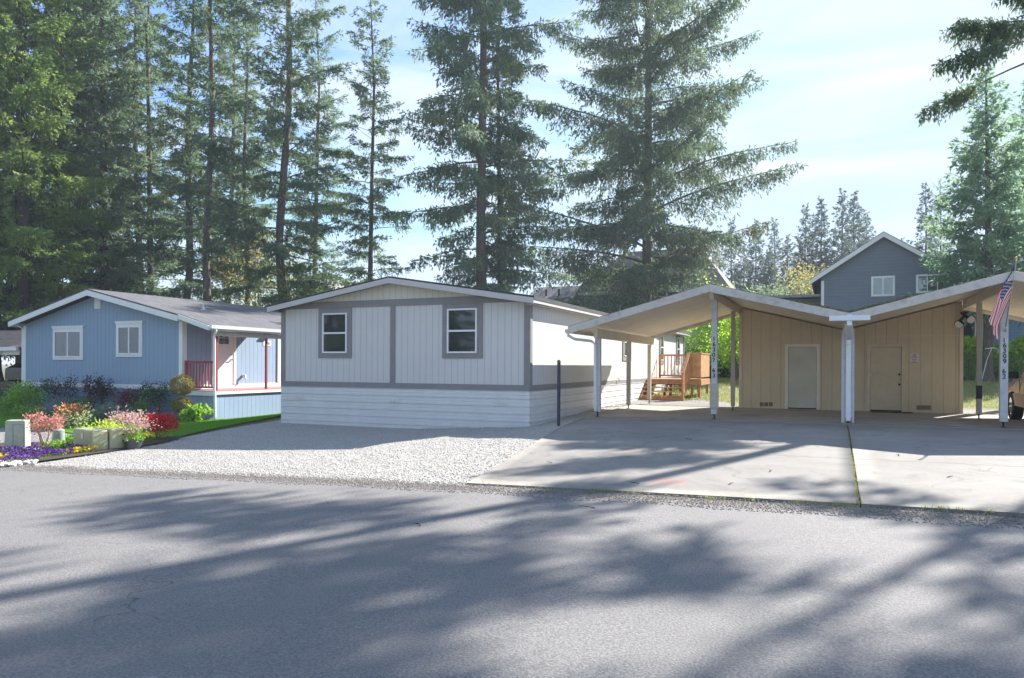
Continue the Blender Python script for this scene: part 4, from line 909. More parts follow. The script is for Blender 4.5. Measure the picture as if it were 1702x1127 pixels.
wall_gable(T, ul, ur, v0, v0+7, 4.3, 5.0, 'white_lap', .3); gable(T, ul-.3, ur+.3, (ul+ur)/2, 4.3, 4.3, 5.1, v0-.3, v0+7.3, .1, 'roof_far_grey', 'white', .16)

# ---------------------------------------------------------------- fences
def fence(name, label, p0, p1, h, mat, style):
    T = thing(name, label, 'fence', *p0); L_ = math.hypot(p1[0]-p0[0], p1[1]-p0[1]); n = int(L_/2.4)+1
    rn = random.Random(2); m = MB(); pm = MB()
    k = int(L_/.145)
    if style == 'board':
        for i in range(k):
            f = (i+.5)/k; u = p0[0]+(p1[0]-p0[0])*f; v = p0[1]+(p1[1]-p0[1])*f; g = gz(*W(u, v)); q = rn.uniform(-.015, .015)
            m.box(u-.066, u+.066, v-.01+q*.3, v+.01+q*.3, g-.05, g+h+q)
        m.build('board_panel', mat, T)
    for i in range(n+1):
        f = i/n; u = p0[0]+(p1[0]-p0[0])*f; v = p0[1]+(p1[1]-p0[1])*f; g = gz(*W(u, v))
        if style == 'board': B(u-.05, u+.05, v+.012, v+.1, g-.1, g+h+.05).build('fence_post', mat, T)
        else: MB().tube([(u, v, g-.1), (u, v, g+h)], .02, 8).build('fence_post', mat, T)
    if style == 'mesh':
        d = .14; g0 = gz(*W(*p0)); k = int(L_/d)
        for i in range(-int(h/d), k):
            for s_ in (1, -1):
                a = i*d; b = a + h
                za, zb = (g0, g0+h) if s_ == 1 else (g0+h, g0)
                aa, bb = max(a, 0), min(b, L_)
                if bb <= aa: continue
                fa, fb_ = (aa-a)/h, (bb-a)/h
                P = lambda t, q: (p0[0]+(p1[0]-p0[0])*t/L_, p0[1]+(p1[1]-p0[1])*t/L_, za+(zb-za)*q)
                m.bar(P(aa, fa), P(bb, fb_), .006, .006)
        m.build('wire_mesh', mat, T); MB().bar((p0[0], p0[1], g0+h), (p1[0], p1[1], g0+h), .025, .025).build('top_rail', mat, T)
    return T
fence('board_fence', 'weathered brown board fence behind the green maple', (U(1137, 47), 47), (3, 47.2), 1.75, 'fence_wood', 'board')
fence('wire_fence', 'thin chain-link fence in front of the clipped hedge', (4.2, 43.9), (18, 43.9), 1.2, 'chain', 'mesh')

# ---------------------------------------------------------------- foliage generators
def kites(P, axis, length, width, rg, curl=0.0):
    """one rhombus per point: P base, axis unit directions"""
    n = len(P); r = rg.normal(size=(n, 3)); side = np.cross(axis, r); side /= np.linalg.norm(side, axis=1, keepdims=True)+1e-9
    length = np.asarray(length).reshape(-1, 1)*np.ones((n, 1)); width = np.asarray(width).reshape(-1, 1)*np.ones((n, 1))
    mid = P + axis*length*.45
    V_ = np.stack([P, mid + side*width*.5, P + axis*length, mid - side*width*.5], 1).reshape(-1, 3)
    return V_, np.arange(4*n).reshape(-1, 4)
def unit(v): return v/(np.linalg.norm(v, axis=-1, keepdims=True)+1e-9)
def tri_tube(pts, rads, n=3):
    """pts (k,3) -> verts, quads"""
    pts = np.asarray(pts); k = len(pts); d = np.gradient(pts, axis=0); d = unit(d); up = np.array([0.02, .05, 1.0]); a = unit(np.cross(d, up)); b = np.cross(d, a)
    an = np.arange(n)*2*math.pi/n
    V_ = (pts[:, None] + (a[:, None]*np.cos(an)[None, :, None] + b[:, None]*np.sin(an)[None, :, None])*np.asarray(rads)[:, None, None]).reshape(-1, 3)
    i = np.arange(k-1)[:, None]*n; j = np.arange(n)[None]; j2 = (j+1) % n
    return V_, np.stack([i+j, i+j2, i+n+j2, i+n+j], -1).reshape(-1, 4)
class Acc:
    def __init__(s): s.V = []; s.F = []; s.S = []; s.I = []; s.n = 0
    def add(s, v, f, shade, mi): s.V.append(v); s.F.append(f+s.n); s.S.append(shade*np.ones(len(f))); s.I.append(np.full(len(f), mi)); s.n += len(v)
    def mesh(s, name, mats): return npmesh(name, np.concatenate(s.V), np.concatenate(s.F), mats, np.concatenate(s.S), np.concatenate(s.I))
def conifer(seed, H, R, cb, tr, leafm, barkm='bark', per_m=4.5, droop=.5, hang=False, twig=.3, nsp=.085, sector=None, ctop=None, spray=.34, sw=.10, rise=.15, prof=.75, dead=0, irregular=.35, lowfill=.6, tips=1.0):
    rg = np.random.default_rng(seed)
    zs = np.linspace(0, H*.985, 26); bend = np.stack([np.interp(zs, np.linspace(0, H, 5), rg.normal(0, H*.004, 5)), np.interp(zs, np.linspace(0, H, 5), rg.normal(0, H*.004, 5)), zs], 1)
    rad = tr*(1-zs/H)**.85 + .012; rad[0] *= 1.7; rad[1] *= 1.08
    tv, tf = tri_tube(bend, rad, 10); trunk = npmesh('trunk', tv, tf, [barkm]); trunk.polygons.foreach_set('use_smooth', [True]*len(tf))
    A = Acc(); CT = ctop or H; nb = int((CT-cb)*per_m); ga = rg.uniform(0, 6.28)
    for i in range(nb):
        s = (i+rg.random())/nb; z0 = cb + (CT-cb)*s
        rr = R*((1-s)**prof)*min(1, lowfill + s*2.5)*rg.uniform(1-irregular, 1.08); rr = max(rr, .25)
        az = ga + i*2.39996 + rg.normal(0, .35)
        if sector: az = rg.uniform(*sector)
        rr = rr; d = np.array([math.cos(az), math.sin(az), 0]); 
        bx, by = np.interp(z0, zs, bend[:, 0]), np.interp(z0, zs, bend[:, 1])
        k = max(4, int(rr/.6)); t = np.linspace(0, 1, k+1)[:, None]; ri = rise + .5*s + rg.normal(0, .12); dr = droop*rg.uniform(.55, 1.4)
        base = np.array([bx, by, z0]); pts = base + d*rr*t + np.array([0, 0, 1])*(rr*(ri*t - dr*t**2*(1-.5*s) + .45*dr*t**3)) + np.cross(d, [0, 0, 1])*np.sin(t*2.5)*rr*rg.normal(0, .06)
        bv, bf = tri_tube(pts, .008 + .010*rr*(1-t[:, 0]*.95)); A.add(bv, bf, .5, 0)
        nt = int(rr/twig*2.4)+3
        ts = np.sort(rg.uniform(.12 if rr > 1.5 else .02, 1, nt))
        if dead and rg.random() < dead: ts = ts[ts > rg.uniform(.4, .8)]
        tp = np.stack([np.interp(ts, t[:, 0], pts[:, c]) for c in range(3)], 1); sg = rg.choice([-1, 1], len(ts))
        lat = np.cross(d, [0, 0, 1.0]); tl = (.30*rr*(1-ts)*rg.uniform(.5, 1.1, len(ts)) + .32*tips)*np.clip(rr/1.5, .35, 1)
        if hang: td = unit(d*.7 + lat*sg[:, None]*rg.uniform(.3, 1.1, (len(ts), 1)) + np.array([0, 0, 1.0])*rg.uniform(-.55, .12, (len(ts), 1))); tl = tl*1.15
        else: td = unit(d*.75 + lat*sg[:, None]*rg.uniform(.5, 1.1, (len(ts), 1)) + np.array([0, 0, -1.0])*rg.uniform(-.1, .5, (len(ts), 1)))
        ns = np.maximum(3, (tl/nsp).astype(int)); ix = np.repeat(np.arange(len(ts)), ns); f = rg.random(len(ix))
        p = tp[ix] + td[ix]*(tl[ix]*f)[:, None] + np.array([0, 0, -1.0])*(tl[ix]*f**2*(.22))[:, None]
        hg = (rg.random(len(ix)) < (.62 if hang else .15)); dp = np.where(hg, rg.uniform(0, .62, len(ix))*rg.uniform(.2, 1, len(ts))[ix], 0)
        p = p + np.array([0, 0, -1.0])*dp[:, None] + rg.normal(0, .035, (len(ix), 3))
        ax = unit(np.where(hg[:, None], np.array([[0, 0, -1.0]]) + td[ix]*.25, td[ix]*.9 + np.array([[0, 0, .1]])) + rg.normal(0, .36, (len(ix), 3)))
        ln = spray*rg.uniform(.6, 1.25, len(ix)); v, fq = kites(p, ax, ln, sw*rg.uniform(.7, 1.3, len(ix)), rg)
        A.add(v, fq, np.clip(rg.normal(.5, .22, len(fq)) + .15*(f-.5) + rg.normal(0, .12), 0, 1), 1)
    return trunk, A.mesh('crown', [barkm, leafm])
def place_tree(name, label, trunk, crown, x, y, sc=1.0, rz=0, group=None, cat='tree', z=None, sz=None):
    z = gz(x, y)-.1 if z is None else z
    T = bpy.data.objects.new(name, None); C.objects.link(T); T.location = (x, y, z); T.rotation_euler[2] = rz; T.scale = (sc, sc, sz or sc)
    tag(T, label, cat, group); link('trunk', trunk, T); link('crown', crown, T); ORG[T.name] = (x, y, z, 'W'); return T
def at(px, y): return ((px-CX)/F*y, y)

spA = conifer(11, 44, 11.0, 4.6, .38, 'spruce', per_m=3.5, droop=.55, hang=True, twig=.22, spray=.28, sw=.08, rise=.28, prof=.52, irregular=.5, lowfill=.9, nsp=.055)
spB = conifer(12, 44, 7.2, 5.5, .38, 'fir', per_m=3.1, droop=.6, hang=True, twig=.22, spray=.28, sw=.085, rise=.14, prof=.33, irregular=.6, lowfill=.7, nsp=.055)
firM = conifer(13, 36, 5.4, 5.5, .30, 'fir', per_m=3.8, droop=.42, twig=.19, spray=.27, sw=.075, nsp=.05, rise=.22, prof=.55, irregular=.6, dead=.2, lowfill=.75)
firM2 = conifer(14, 33, 4.8, 4.5, .25, 'fir', per_m=3.9, droop=.5, twig=.19, spray=.27, sw=.075, nsp=.05, rise=.16, prof=.55, irregular=.6, dead=.2, lowfill=.85)
firS = conifer(15, 34, 3.6, 7.5, .24, 'fir', per_m=3.6, droop=.4, twig=.19, spray=.28, sw=.08, nsp=.055, rise=.2, prof=.45, irregular=.6, dead=.35, lowfill=.7)
firD = conifer(16, 37, 5.6, 3.0, .38, 'fir_bright', 'bark_dark', per_m=5, droop=.45, twig=.16, spray=.27, sw=.085, rise=.15, prof=.45, irregular=.5, lowfill=.85, nsp=.06)
firD2 = conifer(17, 35, 5.2, 2.5, .36, 'fir', 'bark_dark', per_m=4.6, droop=.45, twig=.17, spray=.28, sw=.09, rise=.1, prof=.5, irregular=.55, lowfill=.85, nsp=.065)
firB = conifer(18, 16, 3.5, 3.4, .24, 'fir_blue', per_m=8, droop=.5, twig=.14, spray=.28, sw=.09, nsp=.06, rise=.35, prof=.75, irregular=.3, lowfill=1)
firG = conifer(29, 25, 5.6, 1.5, .25, 'fir_far', per_m=5.0, droop=.45, twig=.22, spray=.42, sw=.15, rise=.25, prof=.7, irregular=.6, lowfill=.9, nsp=.11)
firF = conifer(19, 25, 5.2, 2.0, .25, 'fir_far', per_m=4.5, droop=.30, twig=.24, spray=.42, sw=.15, rise=.2, prof=.8, irregular=.5, lowfill=.9, nsp=.12)
shT = conifer(24, 36, 5.0, 18.2, .26, 'spruce', per_m=1.75, droop=.45, hang=True, twig=.14, spray=.34, sw=.11, nsp=.07, rise=.15, prof=.35, irregular=.6, lowfill=.6)
shL = conifer(27, 36, 4.7, 13.4, .30, 'spruce', per_m=3.0, droop=.30, hang=True, twig=.10, spray=.20, sw=.06, nsp=.03, rise=.02, prof=.2, irregular=.25, lowfill=1, sector=(2.75, 3.5), ctop=16.0, dead=.6)
shU = conifer(22, 34, 5.2, 18.6, .17, 'fir', per_m=2.0, droop=.4, twig=.15, spray=.34, sw=.11, nsp=.10, rise=.2, prof=.4, irregular=.6, lowfill=.6)
x, y = at(1072, 59); place_tree('spruce_tree', 'largest spruce with wide drooping brown-tipped branches, right of centre', *spA, x, y, 1.19, .6, cat='tree', group=None)
x, y = at(797, 46); place_tree('spruce_tree', 'thick-trunked spruce with ivy-green trunk rising behind the grey roof ridge', *spB, x, y, 1, 2.0)
x, y = at(832, 49); place_tree('fir_tree', 'thin trunk with sparse crown just right of the thick-trunked spruce', *firM2, x, y, .9, 1.0)
x, y = at(613, 48); place_tree('fir_tree', 'slim lone fir whose whole top shows, left of the thick-trunked spruce', *firM2, x, y, .84, 4.4)
x, y = at(475, 45); place_tree('fir_tree', 'tall pale-trunked fir behind the left slope of the grey roof', *firM, x, y, 1.05, .3)
x, y = at(407, 50); place_tree('fir_tree', 'thin sparse fir between the dark bare-trunked fir and the pale-trunked fir', *firS, x, y, .9, 2.2)
x, y = at(347, 44); place_tree('fir_tree', 'straight dark-trunked fir with bare lower trunk behind the blue roof', *firS, x, y, 1.03, 5.1)
x, y = at(300, 47); t_ = place_tree('fir_tree', 'fir with a slightly leaning trunk left of the straight dark-trunked fir', *firM, x, y, .92, 3.3); t_.rotation_euler[1] = math.radians(-1.6)
GL = 'trees of the dense stand at left'
for px, y, k, s, r, lb in ((252, 50, firM2, 1.0, 1.2, 'fir in the stand behind the blue roof ridge, second from its right end'),
        (224, 52, firM, .95, 5.0, 'fir in the stand directly above the blue house gable vent side'),
        (172, 47, firD2, .92, .5, 'dark dense fir in the left stand above the blue gable peak'),
        (132, 53, firD, 1.05, 2.5, 'bright dense fir set back in the left stand'),
        (92, 45, firD2, 1.05, 3.5, 'dark-trunked dense fir above the left window of the blue house'),
        (38, 41, firD, 1.03, 4.2, 'bright yellow-green fir at the far left, nearest of the stand'),
        (-12, 46, firD2, 1.1, 5.9, 'dark fir at the left edge of the picture'),
        (-70, 42, firD, 1.0, 1.9, 'bright fir whose branches reach in from the left edge'),
        (385, 66, firM, 1.1, 1.5, 'back-row fir right of the straight dark-trunked fir'),
        (520, 64, firM2, 1.1, 3.9, 'back-row fir right of the tall pale-trunked fir')):
    x, y = at(px, y); place_tree('fir_tree', lb, *k, x, y, s, r, GL)
x, y = at(1643, 36); x0, y0 = x, y
place_tree('young_fir', 'blue-green fir with bare pale lower trunk beside the slate house', *firB, x, y, 1.0, 1.0, z=gz(x, y)-.1)
x, y = at(1712, 43); place_tree('young_fir', 'fuller green fir at the right edge behind the blue-green fir', *firB, x, y, 1.12, 3.0)
x, y = at(1560, 62); place_tree('fir_tree', 'ragged distant fir rising over the right slope of the slate house', *firM2, x, y, .52, 2.0)
GF = 'hazy distant firs behind the carport'
for i, (px, top, y) in enumerate(((1215, 352, 92), (1256, 362, 88), (1286, 360, 96), (1308, 388, 90), (1338, 336, 86), (1364, 326, 84), (1398, 312, 80), (1418, 316, 86), (1440, 350, 90), (1330, 400, 84), (1235, 400, 84), (1277, 410, 86), (1500, 392, 110), (888, 462, 120), (912, 456, 118), (1190, 400, 98), (1538, 300, 75))):
    H_ = (HY - top)*y/F + CAMZ - .8; x, yy_ = at(px, y)
    lb = ('first', 'second', 'third', 'fourth', 'fifth', 'sixth', 'seventh', 'eighth', 'ninth', 'shorter one before the fifth', 'shorter one before the first', 'shorter one before the third', 'lone tiny tip over the slate roof ridge', 'tiny left one over the grey distant roof', 'tiny right one over the grey distant roof', 'short one left of the first', 'slender one right of the slate house')[i]
    place_tree('distant_fir', 'hazy distant fir behind the carport, ' + lb + (' from the left' if i < 9 else ''), *(firG if i % 2 else firF), x, yy_, H_/25, i*1.7, GF)
# trees beyond the right edge of the picture: some branches reach in and their shade falls on the road
SH = [spA, spB, firM, firD2]
GS = 'tall trees beyond the right edge'
place_tree('spruce_tree', 'tall spruce beyond the right edge, its branch tips filling the top right corner', *shT, 21.0, 27.6, 1, 2.6, GS); link('crown', shL[1], [o for o in bpy.data.objects if o.get('group') == GS][-1]).rotation_euler[2] = -2.6
place_tree('fir_tree', 'high-crowned fir beyond the right edge whose shade covers the road', *shU, 26.0, 26.6, 1, 2.0, GS)
for i, (x, y, k, sc_, r) in enumerate(((-33, 0, 3, .72, 1), (-40, 3, 3, .8, 2), (-47, -3, 3, .7, 3), (-38, -8, 3, .9, 4), (-27, -6, 3, .75, 5), (-54, 2, 3, .8, .5))):
    place_tree('fir_tree', 'tree across the road behind the viewer, mirrored in the windows', *SH[k], x, y, sc_, r, 'trees across the road')

# ---------------------------------------------------------------- broad-leaved trees and shrubs
def bush(name, label, cat, x, y, w, h, leafm, n, size, seed, stems=5, stem_h=.35, stemm='stem', stem_r=.012, clusters=9, flat=1.0, z=None, lean=0, group=None, gap=.30, wide=.5, parent=None, asp=.5):
    rg = np.random.default_rng(seed); z = gz(x, y) if z is None else z
    if parent is None:
        T = bpy.data.objects.new(name, None); C.objects.link(T); T.location = (x, y, z); tag(T, label, cat, group)
    else: T = parent
    ang = rg.uniform(0, 6.28, clusters); rr = np.sqrt(rg.random(clusters))*w*.5*(1-gap*.6); ch = h*(stem_h + (1-stem_h)*rg.uniform(.25, .82, clusters))
    cen = np.stack([rr*np.cos(ang), rr*np.sin(ang)*.85, ch], 1); cr_ = np.stack([w*gap*rg.uniform(.7, 1.3, clusters)]*2 + [h*(1-stem_h)*.32*flat*rg.uniform(.7, 1.3, clusters)], 1)
    ix = rg.integers(0, clusters, n); d = unit(rg.normal(size=(n, 3))); r = rg.random(n)**.45
    stray = rg.random(n) < .12; r = np.where(stray, r*1.55, r); P = cen[ix] + d*cr_[ix]*r[:, None]; P[:, 2] = np.maximum(P[:, 2], .02)
    ax = unit(d*.8 + rg.normal(0, .6, (n, 3)) + np.array([0, 0, .15]))
    v, f = kites(P, ax, size*rg.uniform(.6, 1.3, n), size*asp*rg.uniform(.7, 1.3, n), rg)
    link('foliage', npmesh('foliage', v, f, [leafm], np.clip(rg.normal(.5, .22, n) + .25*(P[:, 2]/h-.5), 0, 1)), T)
    m = MB()
    for k in range(stems):
        c = cen[k % clusters]; b = Vector((rg.normal(0, w*.03), rg.normal(0, w*.03), -.03)); mid = b.lerp(Vector(c), .5) + Vector(rg.normal(0, w*.04, 3))
        m.tube([b, mid, Vector(c)], [stem_r, stem_r*.75, stem_r*.35], 6)
    st = m.build('stem', stemm, None, smooth=True); st.parent = T
    return T
def onv(px, v): u = U(px, v); return W(u, v)
def deciduous(name, label, x, y, H, R, leafm, barkm, seed, n=9000, size=.16, trunk_r=.12, cb=.3, lean=(0, 0), group=None, twist=.25):
    rg = np.random.default_rng(seed); z = gz(x, y)-.05
    T = bpy.data.objects.new(name, None); C.objects.link(T); T.location = (x, y, z); tag(T, label, 'tree', group)
    m = MB(); tips = []
    top = Vector((lean[0], lean[1], H*.7)); base = Vector((0, 0, 0)); pts = [base]
    for k in range(1, 6): f = k/5; pts.append(base.lerp(top, f) + Vector((rg.normal(0, twist*.5), rg.normal(0, twist*.5), 0)))
    m.tube(pts, [trunk_r*(1.3-.95*k/5) for k in range(6)], 9)
    for k in range(16):
        f = cb + (1-cb)*(k+.5)/16; p = Vector([np.interp(f*5, range(6), [q[c] for q in pts]) for c in range(3)])
        a = rg.uniform(0, 6.28); L_ = R*rg.uniform(.6, 1.05)*(1-.35*f); e = p + Vector((math.cos(a)*L_, math.sin(a)*L_, H*rg.uniform(.05, .22)))
        mid = p.lerp(e, .5) + Vector((rg.normal(0, twist), rg.normal(0, twist), H*.04)); r0 = trunk_r*.45*(1.2-f)
        m.tube([p, mid, e], [r0, r0*.6, r0*.2], 6); tips += [e, mid, p.lerp(e, .8)]
        for j in range(3):
            e2 = mid.lerp(e, rg.random()) + Vector(rg.normal(0, R*.25, 3)); m.tube([mid.lerp(e, .3*j), e2], [r0*.4, r0*.12], 5); tips.append(e2)
    st = m.build('trunk', barkm, None, smooth=True); st.parent = T
    tp = np.array([tuple(t) for t in tips]); ix = rg.integers(0, len(tp), n); sp = R*.22
    P = tp[ix] + rg.normal(0, sp, (n, 3))*np.array([1, 1, .6]); ax = unit(rg.normal(size=(n, 3)) + np.array([0, 0, -.2]))
    v, f = kites(P, ax, size*rg.uniform(.6, 1.3, n), size*.6*rg.uniform(.7, 1.2, n), rg)
    sh = np.clip(rg.normal(.5, .2, n) + rg.normal(0, .15, len(tp))[ix], 0, 1)
    link('crown', npmesh('crown', v, f, [leafm], sh), T); return T
x, y = at(1192, 43); deciduous('maple_tree', 'bright yellow-green maple between the carport posts', x, y, 5.2, 2.5, 'maple_green', 'bark', 31, 12000, .17, .11, .25, (-.3, 0))
x, y = at(1222, 38); deciduous('maple_tree', 'lime-green small tree beside the tan shed corner', x, y, 4.6, 1.3, 'maple_green', 'bark', 32, 4500, .16, .06, .2)
x, y = at(1352, 60); deciduous('golden_tree', 'golden-leaved tree left of the slate house gable', x, y, 9.8, 3.2, 'golden_leaf', 'bark', 33, 9000, .22, .12, .2)
x, y = at(1300, 58); deciduous('golden_tree', 'olive-gold bushy tree low behind the carport roof', x, y, 6.8, 3.0, 'golden_leaf', 'bark', 39, 6000, .22, .1, .2)
x, y = at(1262, 50); deciduous('evergreen_tree', 'dark bushy evergreen right above the carport roof', x, y, 6.9, 3.0, 'fir', 'bark', 43, 9000, .22, .1, .15)
x, y = at(1325, 48); deciduous('evergreen_tree', 'rusty-tipped bushy evergreen left of the slate house', x, y, 5.9, 2.2, 'spruce', 'bark', 44, 7000, .20, .1, .15)
x, y = at(428, 49); deciduous('golden_tree', 'yellow-green broadleaf sapling left of the pale-trunked fir', x, y, 13.0, 3.6, 'golden_leaf', 'bark', 34, 6000, .18, .10, .35)
x, y = at(560, 44); t_ = deciduous('twisted_tree', 'mossy twisted tree leaning left over the grey roof', x, y, 9.5, 3.6, 'fir_bright', 'bark_moss', 35, 2600, .2, .32, .55, (-3.2, 0), twist=.35)
for i, (px, y, h) in enumerate(((285, 46, 6.5), (395, 47, 7.0), (455, 50, 6.5), (190, 45, 5.5))):
    x, y = at(px, y); deciduous('understory_tree', 'small green tree under the firs, ' + ('behind the blue roof pipe', 'behind the right end of the blue roof', 'behind the gap between the two houses', 'behind the blue gable peak')[i], x, y, h, 2.8, 'shrub_green' if i % 2 else 'golden_leaf', 'bark', 50+i, 5000, .2, .09, .15)
# hedge and shrubs at the back
def hedge(name, label, p0, p1, h, dep, leafm, n, size, seed):
    rg = np.random.default_rng(seed); T = thing(name, label, 'hedge', (p0[0]+p1[0])/2, (p0[1]+p1[1])/2)
    a, b, z, _ = ORG[T.name]; L_ = p1[0]-p0[0]; t = rg.random(n); u = p0[0]+L_*t - a; v = p0[1]+(p1[1]-p0[1])*t + rg.normal(0, dep*.35, n) - b
    top = h*(1+.12*np.sin(u*2.1)+.10*np.sin(u*5.3+1)+.08*np.sin(u*11)); zz = top*rg.random(n)**.6
    P = np.stack([u, v, zz], 1); ax = unit(rg.normal(size=(n, 3)) + np.array([0, -.4, .3])); vv, f = kites(P, ax, size*rg.uniform(.6, 1.3, n), size*.6, rg)
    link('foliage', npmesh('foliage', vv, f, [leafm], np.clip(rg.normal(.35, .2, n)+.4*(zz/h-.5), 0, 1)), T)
    m = MB()
    for k in range(int(abs(L_)/.7)): uu = p0[0]+(k+.5)*.7; m.tube([(uu, (p0[1]+p1[1])/2, z-.1), (uu+.1, (p0[1]+p1[1])/2, z+h*.8)], [.03, .01], 5)
    m.build('stem', 'stem', T)['kind'] = 'stuff'
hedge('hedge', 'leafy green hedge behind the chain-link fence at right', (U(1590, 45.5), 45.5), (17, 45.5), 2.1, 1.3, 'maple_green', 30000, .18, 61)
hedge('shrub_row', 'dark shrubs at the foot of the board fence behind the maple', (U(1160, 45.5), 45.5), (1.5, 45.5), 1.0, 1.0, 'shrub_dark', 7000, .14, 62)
# guy rope round the conifer trunk
T = thing('rope', 'pale rope tied round the blue-green fir trunk down to the ground', 'rope', x0, y0, gz(x0, y0), 'W')
m = MB(); g = gz(x0, y0); m.tube([(x0-.9, y0-.8, g), (x0-.3, y0-.35, g+1.2), (x0-.05, y0-.33, g+1.75)], .014, 5); m.tube([(x0-.3, y0-.2, g+1.72), (x0, y0-.34, g+1.76), (x0+.33, y0-.1, g+1.72)], .02, 5); m.tube([(x0+.25, y0-.3, g+1.7), (x0+.5, y0-.6, g+.6), (x0+.9, y0-.8, g)], .012, 5); m.build('rope_strand', 'white', T)
# shrubs along the blue house
WV = 16.75
def wallbush(px, v, w, ytop, label, leafm, n, size, seed, **k):
    x, y = onv(px, v); h = Z(ytop, px, y) - gz(x, y); return bush(k.pop('name', 'shrub'), label, 'shrub', x, y, w, h, leafm, n, size, seed, **k)
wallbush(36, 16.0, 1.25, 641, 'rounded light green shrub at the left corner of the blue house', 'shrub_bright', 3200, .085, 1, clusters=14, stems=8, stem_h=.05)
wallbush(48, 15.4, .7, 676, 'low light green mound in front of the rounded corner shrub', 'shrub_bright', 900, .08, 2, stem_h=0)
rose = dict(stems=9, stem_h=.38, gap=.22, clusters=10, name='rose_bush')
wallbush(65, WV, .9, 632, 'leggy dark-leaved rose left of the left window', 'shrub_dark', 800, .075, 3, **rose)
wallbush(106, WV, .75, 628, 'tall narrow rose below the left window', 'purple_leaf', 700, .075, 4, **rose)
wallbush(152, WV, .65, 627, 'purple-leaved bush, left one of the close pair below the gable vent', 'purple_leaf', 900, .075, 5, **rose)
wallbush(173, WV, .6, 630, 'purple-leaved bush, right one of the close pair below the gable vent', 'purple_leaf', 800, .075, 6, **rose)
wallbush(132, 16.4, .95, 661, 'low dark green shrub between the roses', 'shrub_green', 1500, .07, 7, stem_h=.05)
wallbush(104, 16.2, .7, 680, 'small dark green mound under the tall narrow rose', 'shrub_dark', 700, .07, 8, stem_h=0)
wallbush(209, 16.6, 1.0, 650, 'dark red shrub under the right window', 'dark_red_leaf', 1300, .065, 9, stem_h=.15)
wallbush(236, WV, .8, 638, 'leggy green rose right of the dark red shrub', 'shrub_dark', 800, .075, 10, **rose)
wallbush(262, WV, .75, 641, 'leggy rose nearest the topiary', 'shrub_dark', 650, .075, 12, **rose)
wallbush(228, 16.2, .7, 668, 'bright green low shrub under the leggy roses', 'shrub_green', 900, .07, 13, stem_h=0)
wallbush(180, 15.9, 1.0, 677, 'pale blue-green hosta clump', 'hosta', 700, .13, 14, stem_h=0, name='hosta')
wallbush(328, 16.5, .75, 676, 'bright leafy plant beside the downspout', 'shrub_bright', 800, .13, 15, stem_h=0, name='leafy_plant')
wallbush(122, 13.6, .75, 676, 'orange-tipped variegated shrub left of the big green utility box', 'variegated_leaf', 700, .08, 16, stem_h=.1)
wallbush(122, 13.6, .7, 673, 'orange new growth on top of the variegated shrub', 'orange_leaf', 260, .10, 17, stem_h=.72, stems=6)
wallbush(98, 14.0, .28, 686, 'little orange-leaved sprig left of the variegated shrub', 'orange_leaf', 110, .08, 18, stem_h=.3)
# topiary with two clipped balls
x, y = onv(303, 16.45); g = gz(x, y)
T = bpy.data.objects.new('topiary', None); C.objects.link(T); T.location = (x, y, g); tag(T, 'clipped topiary of two balls on one trunk before the porch', 'topiary')
rg = np.random.default_rng(5)
for py, r in ((640, .35), (674, .29)):
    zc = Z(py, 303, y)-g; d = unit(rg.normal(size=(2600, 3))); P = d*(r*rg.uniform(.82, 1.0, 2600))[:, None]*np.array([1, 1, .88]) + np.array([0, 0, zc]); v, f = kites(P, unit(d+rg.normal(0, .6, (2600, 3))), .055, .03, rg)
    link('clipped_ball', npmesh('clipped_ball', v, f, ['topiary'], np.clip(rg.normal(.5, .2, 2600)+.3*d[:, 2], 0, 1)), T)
m = MB()
for k in range(5): a = k*1.26; m.tube([(.05*math.cos(a), .05*math.sin(a), -.05), (.07*math.cos(a+1), .07*math.sin(a+1), .5), (.05*math.cos(a+2), .05*math.sin(a+2), .95), (.1*math.cos(a), .1*math.sin(a), 1.25)], [.03, .022, .022, .015], 6)
t_ = m.build('trunk', 'stem_pale', None, smooth=True); t_.parent = T

# ---------------------------------------------------------------- utility boxes, pots, flowers by the road
def rbox(T, name, mat, x, y, z0, z1, ax, ay, a0, a1, b0, b1, bevel=.03, taper=0):
    """box in the frame with unit axes ax, ay at world x, y"""
    m = MB(); vs = []
    for z, t in ((z0, 0), (z1, taper)):
        for (a, b) in ((a0+t, b0+t), (a1-t, b0+t), (a1-t, b1-t), (a0+t, b1-t)): vs.append((x+ax[0]*a+ay[0]*b, y+ax[1]*a+ay[1]*b, z))
    m.add(vs, [(0, 3, 2, 1), (4, 5, 6, 7), (0, 1, 5, 4), (1, 2, 6, 5), (2, 3, 7, 6), (3, 0, 4, 7)]); return m.build(name, mat, T, bevel=bevel)
x, y, z = on_ground(152, 753); ax, ay = (.62, .785), (-.785, .62)
T = thing('utility_box', 'large mossy green two-part utility box beside the gravel', 'utility box', x, y, z, 'W')
rbox(T, 'box_body', 'util_green', x, y, z-.1, z+.47, ax, ay, 0, .36, 0, 1.0, .035, .012)
rbox(T, 'box_door', 'util_green', x, y, z-.1, z+.475, ax, ay, .366, .86, -.012, 1.0, .035, .012)
rbox(T, 'label_plate', 'label_white', x, y, z+.27, z+.40, ay, ax, .42, .50, -.008, .004, .002)
rbox(T, 'lock_recess', 'ink', x, y, z+.33, z+.36, ax, ay, .62, .67, -.02, .0, .004)
x, y, z = on_ground(6, 754); ax, ay = (.96, .28), (-.28, .96)
T = thing('utility_pedestal', 'tall pale green utility pedestal at the left edge behind the pansies', 'utility box', x, y, z, 'W')
b_ = rbox(T, 'box_body', 'util_pale', x, y, z-.1, z+.70, ax, ay, 0, .42, 0, .34, .03, .02)
rbox(T, 'front_panel', 'util_pale', x, y, z+.10, z+.60, ax, ay, .19, .38, -.014, .01, .01)
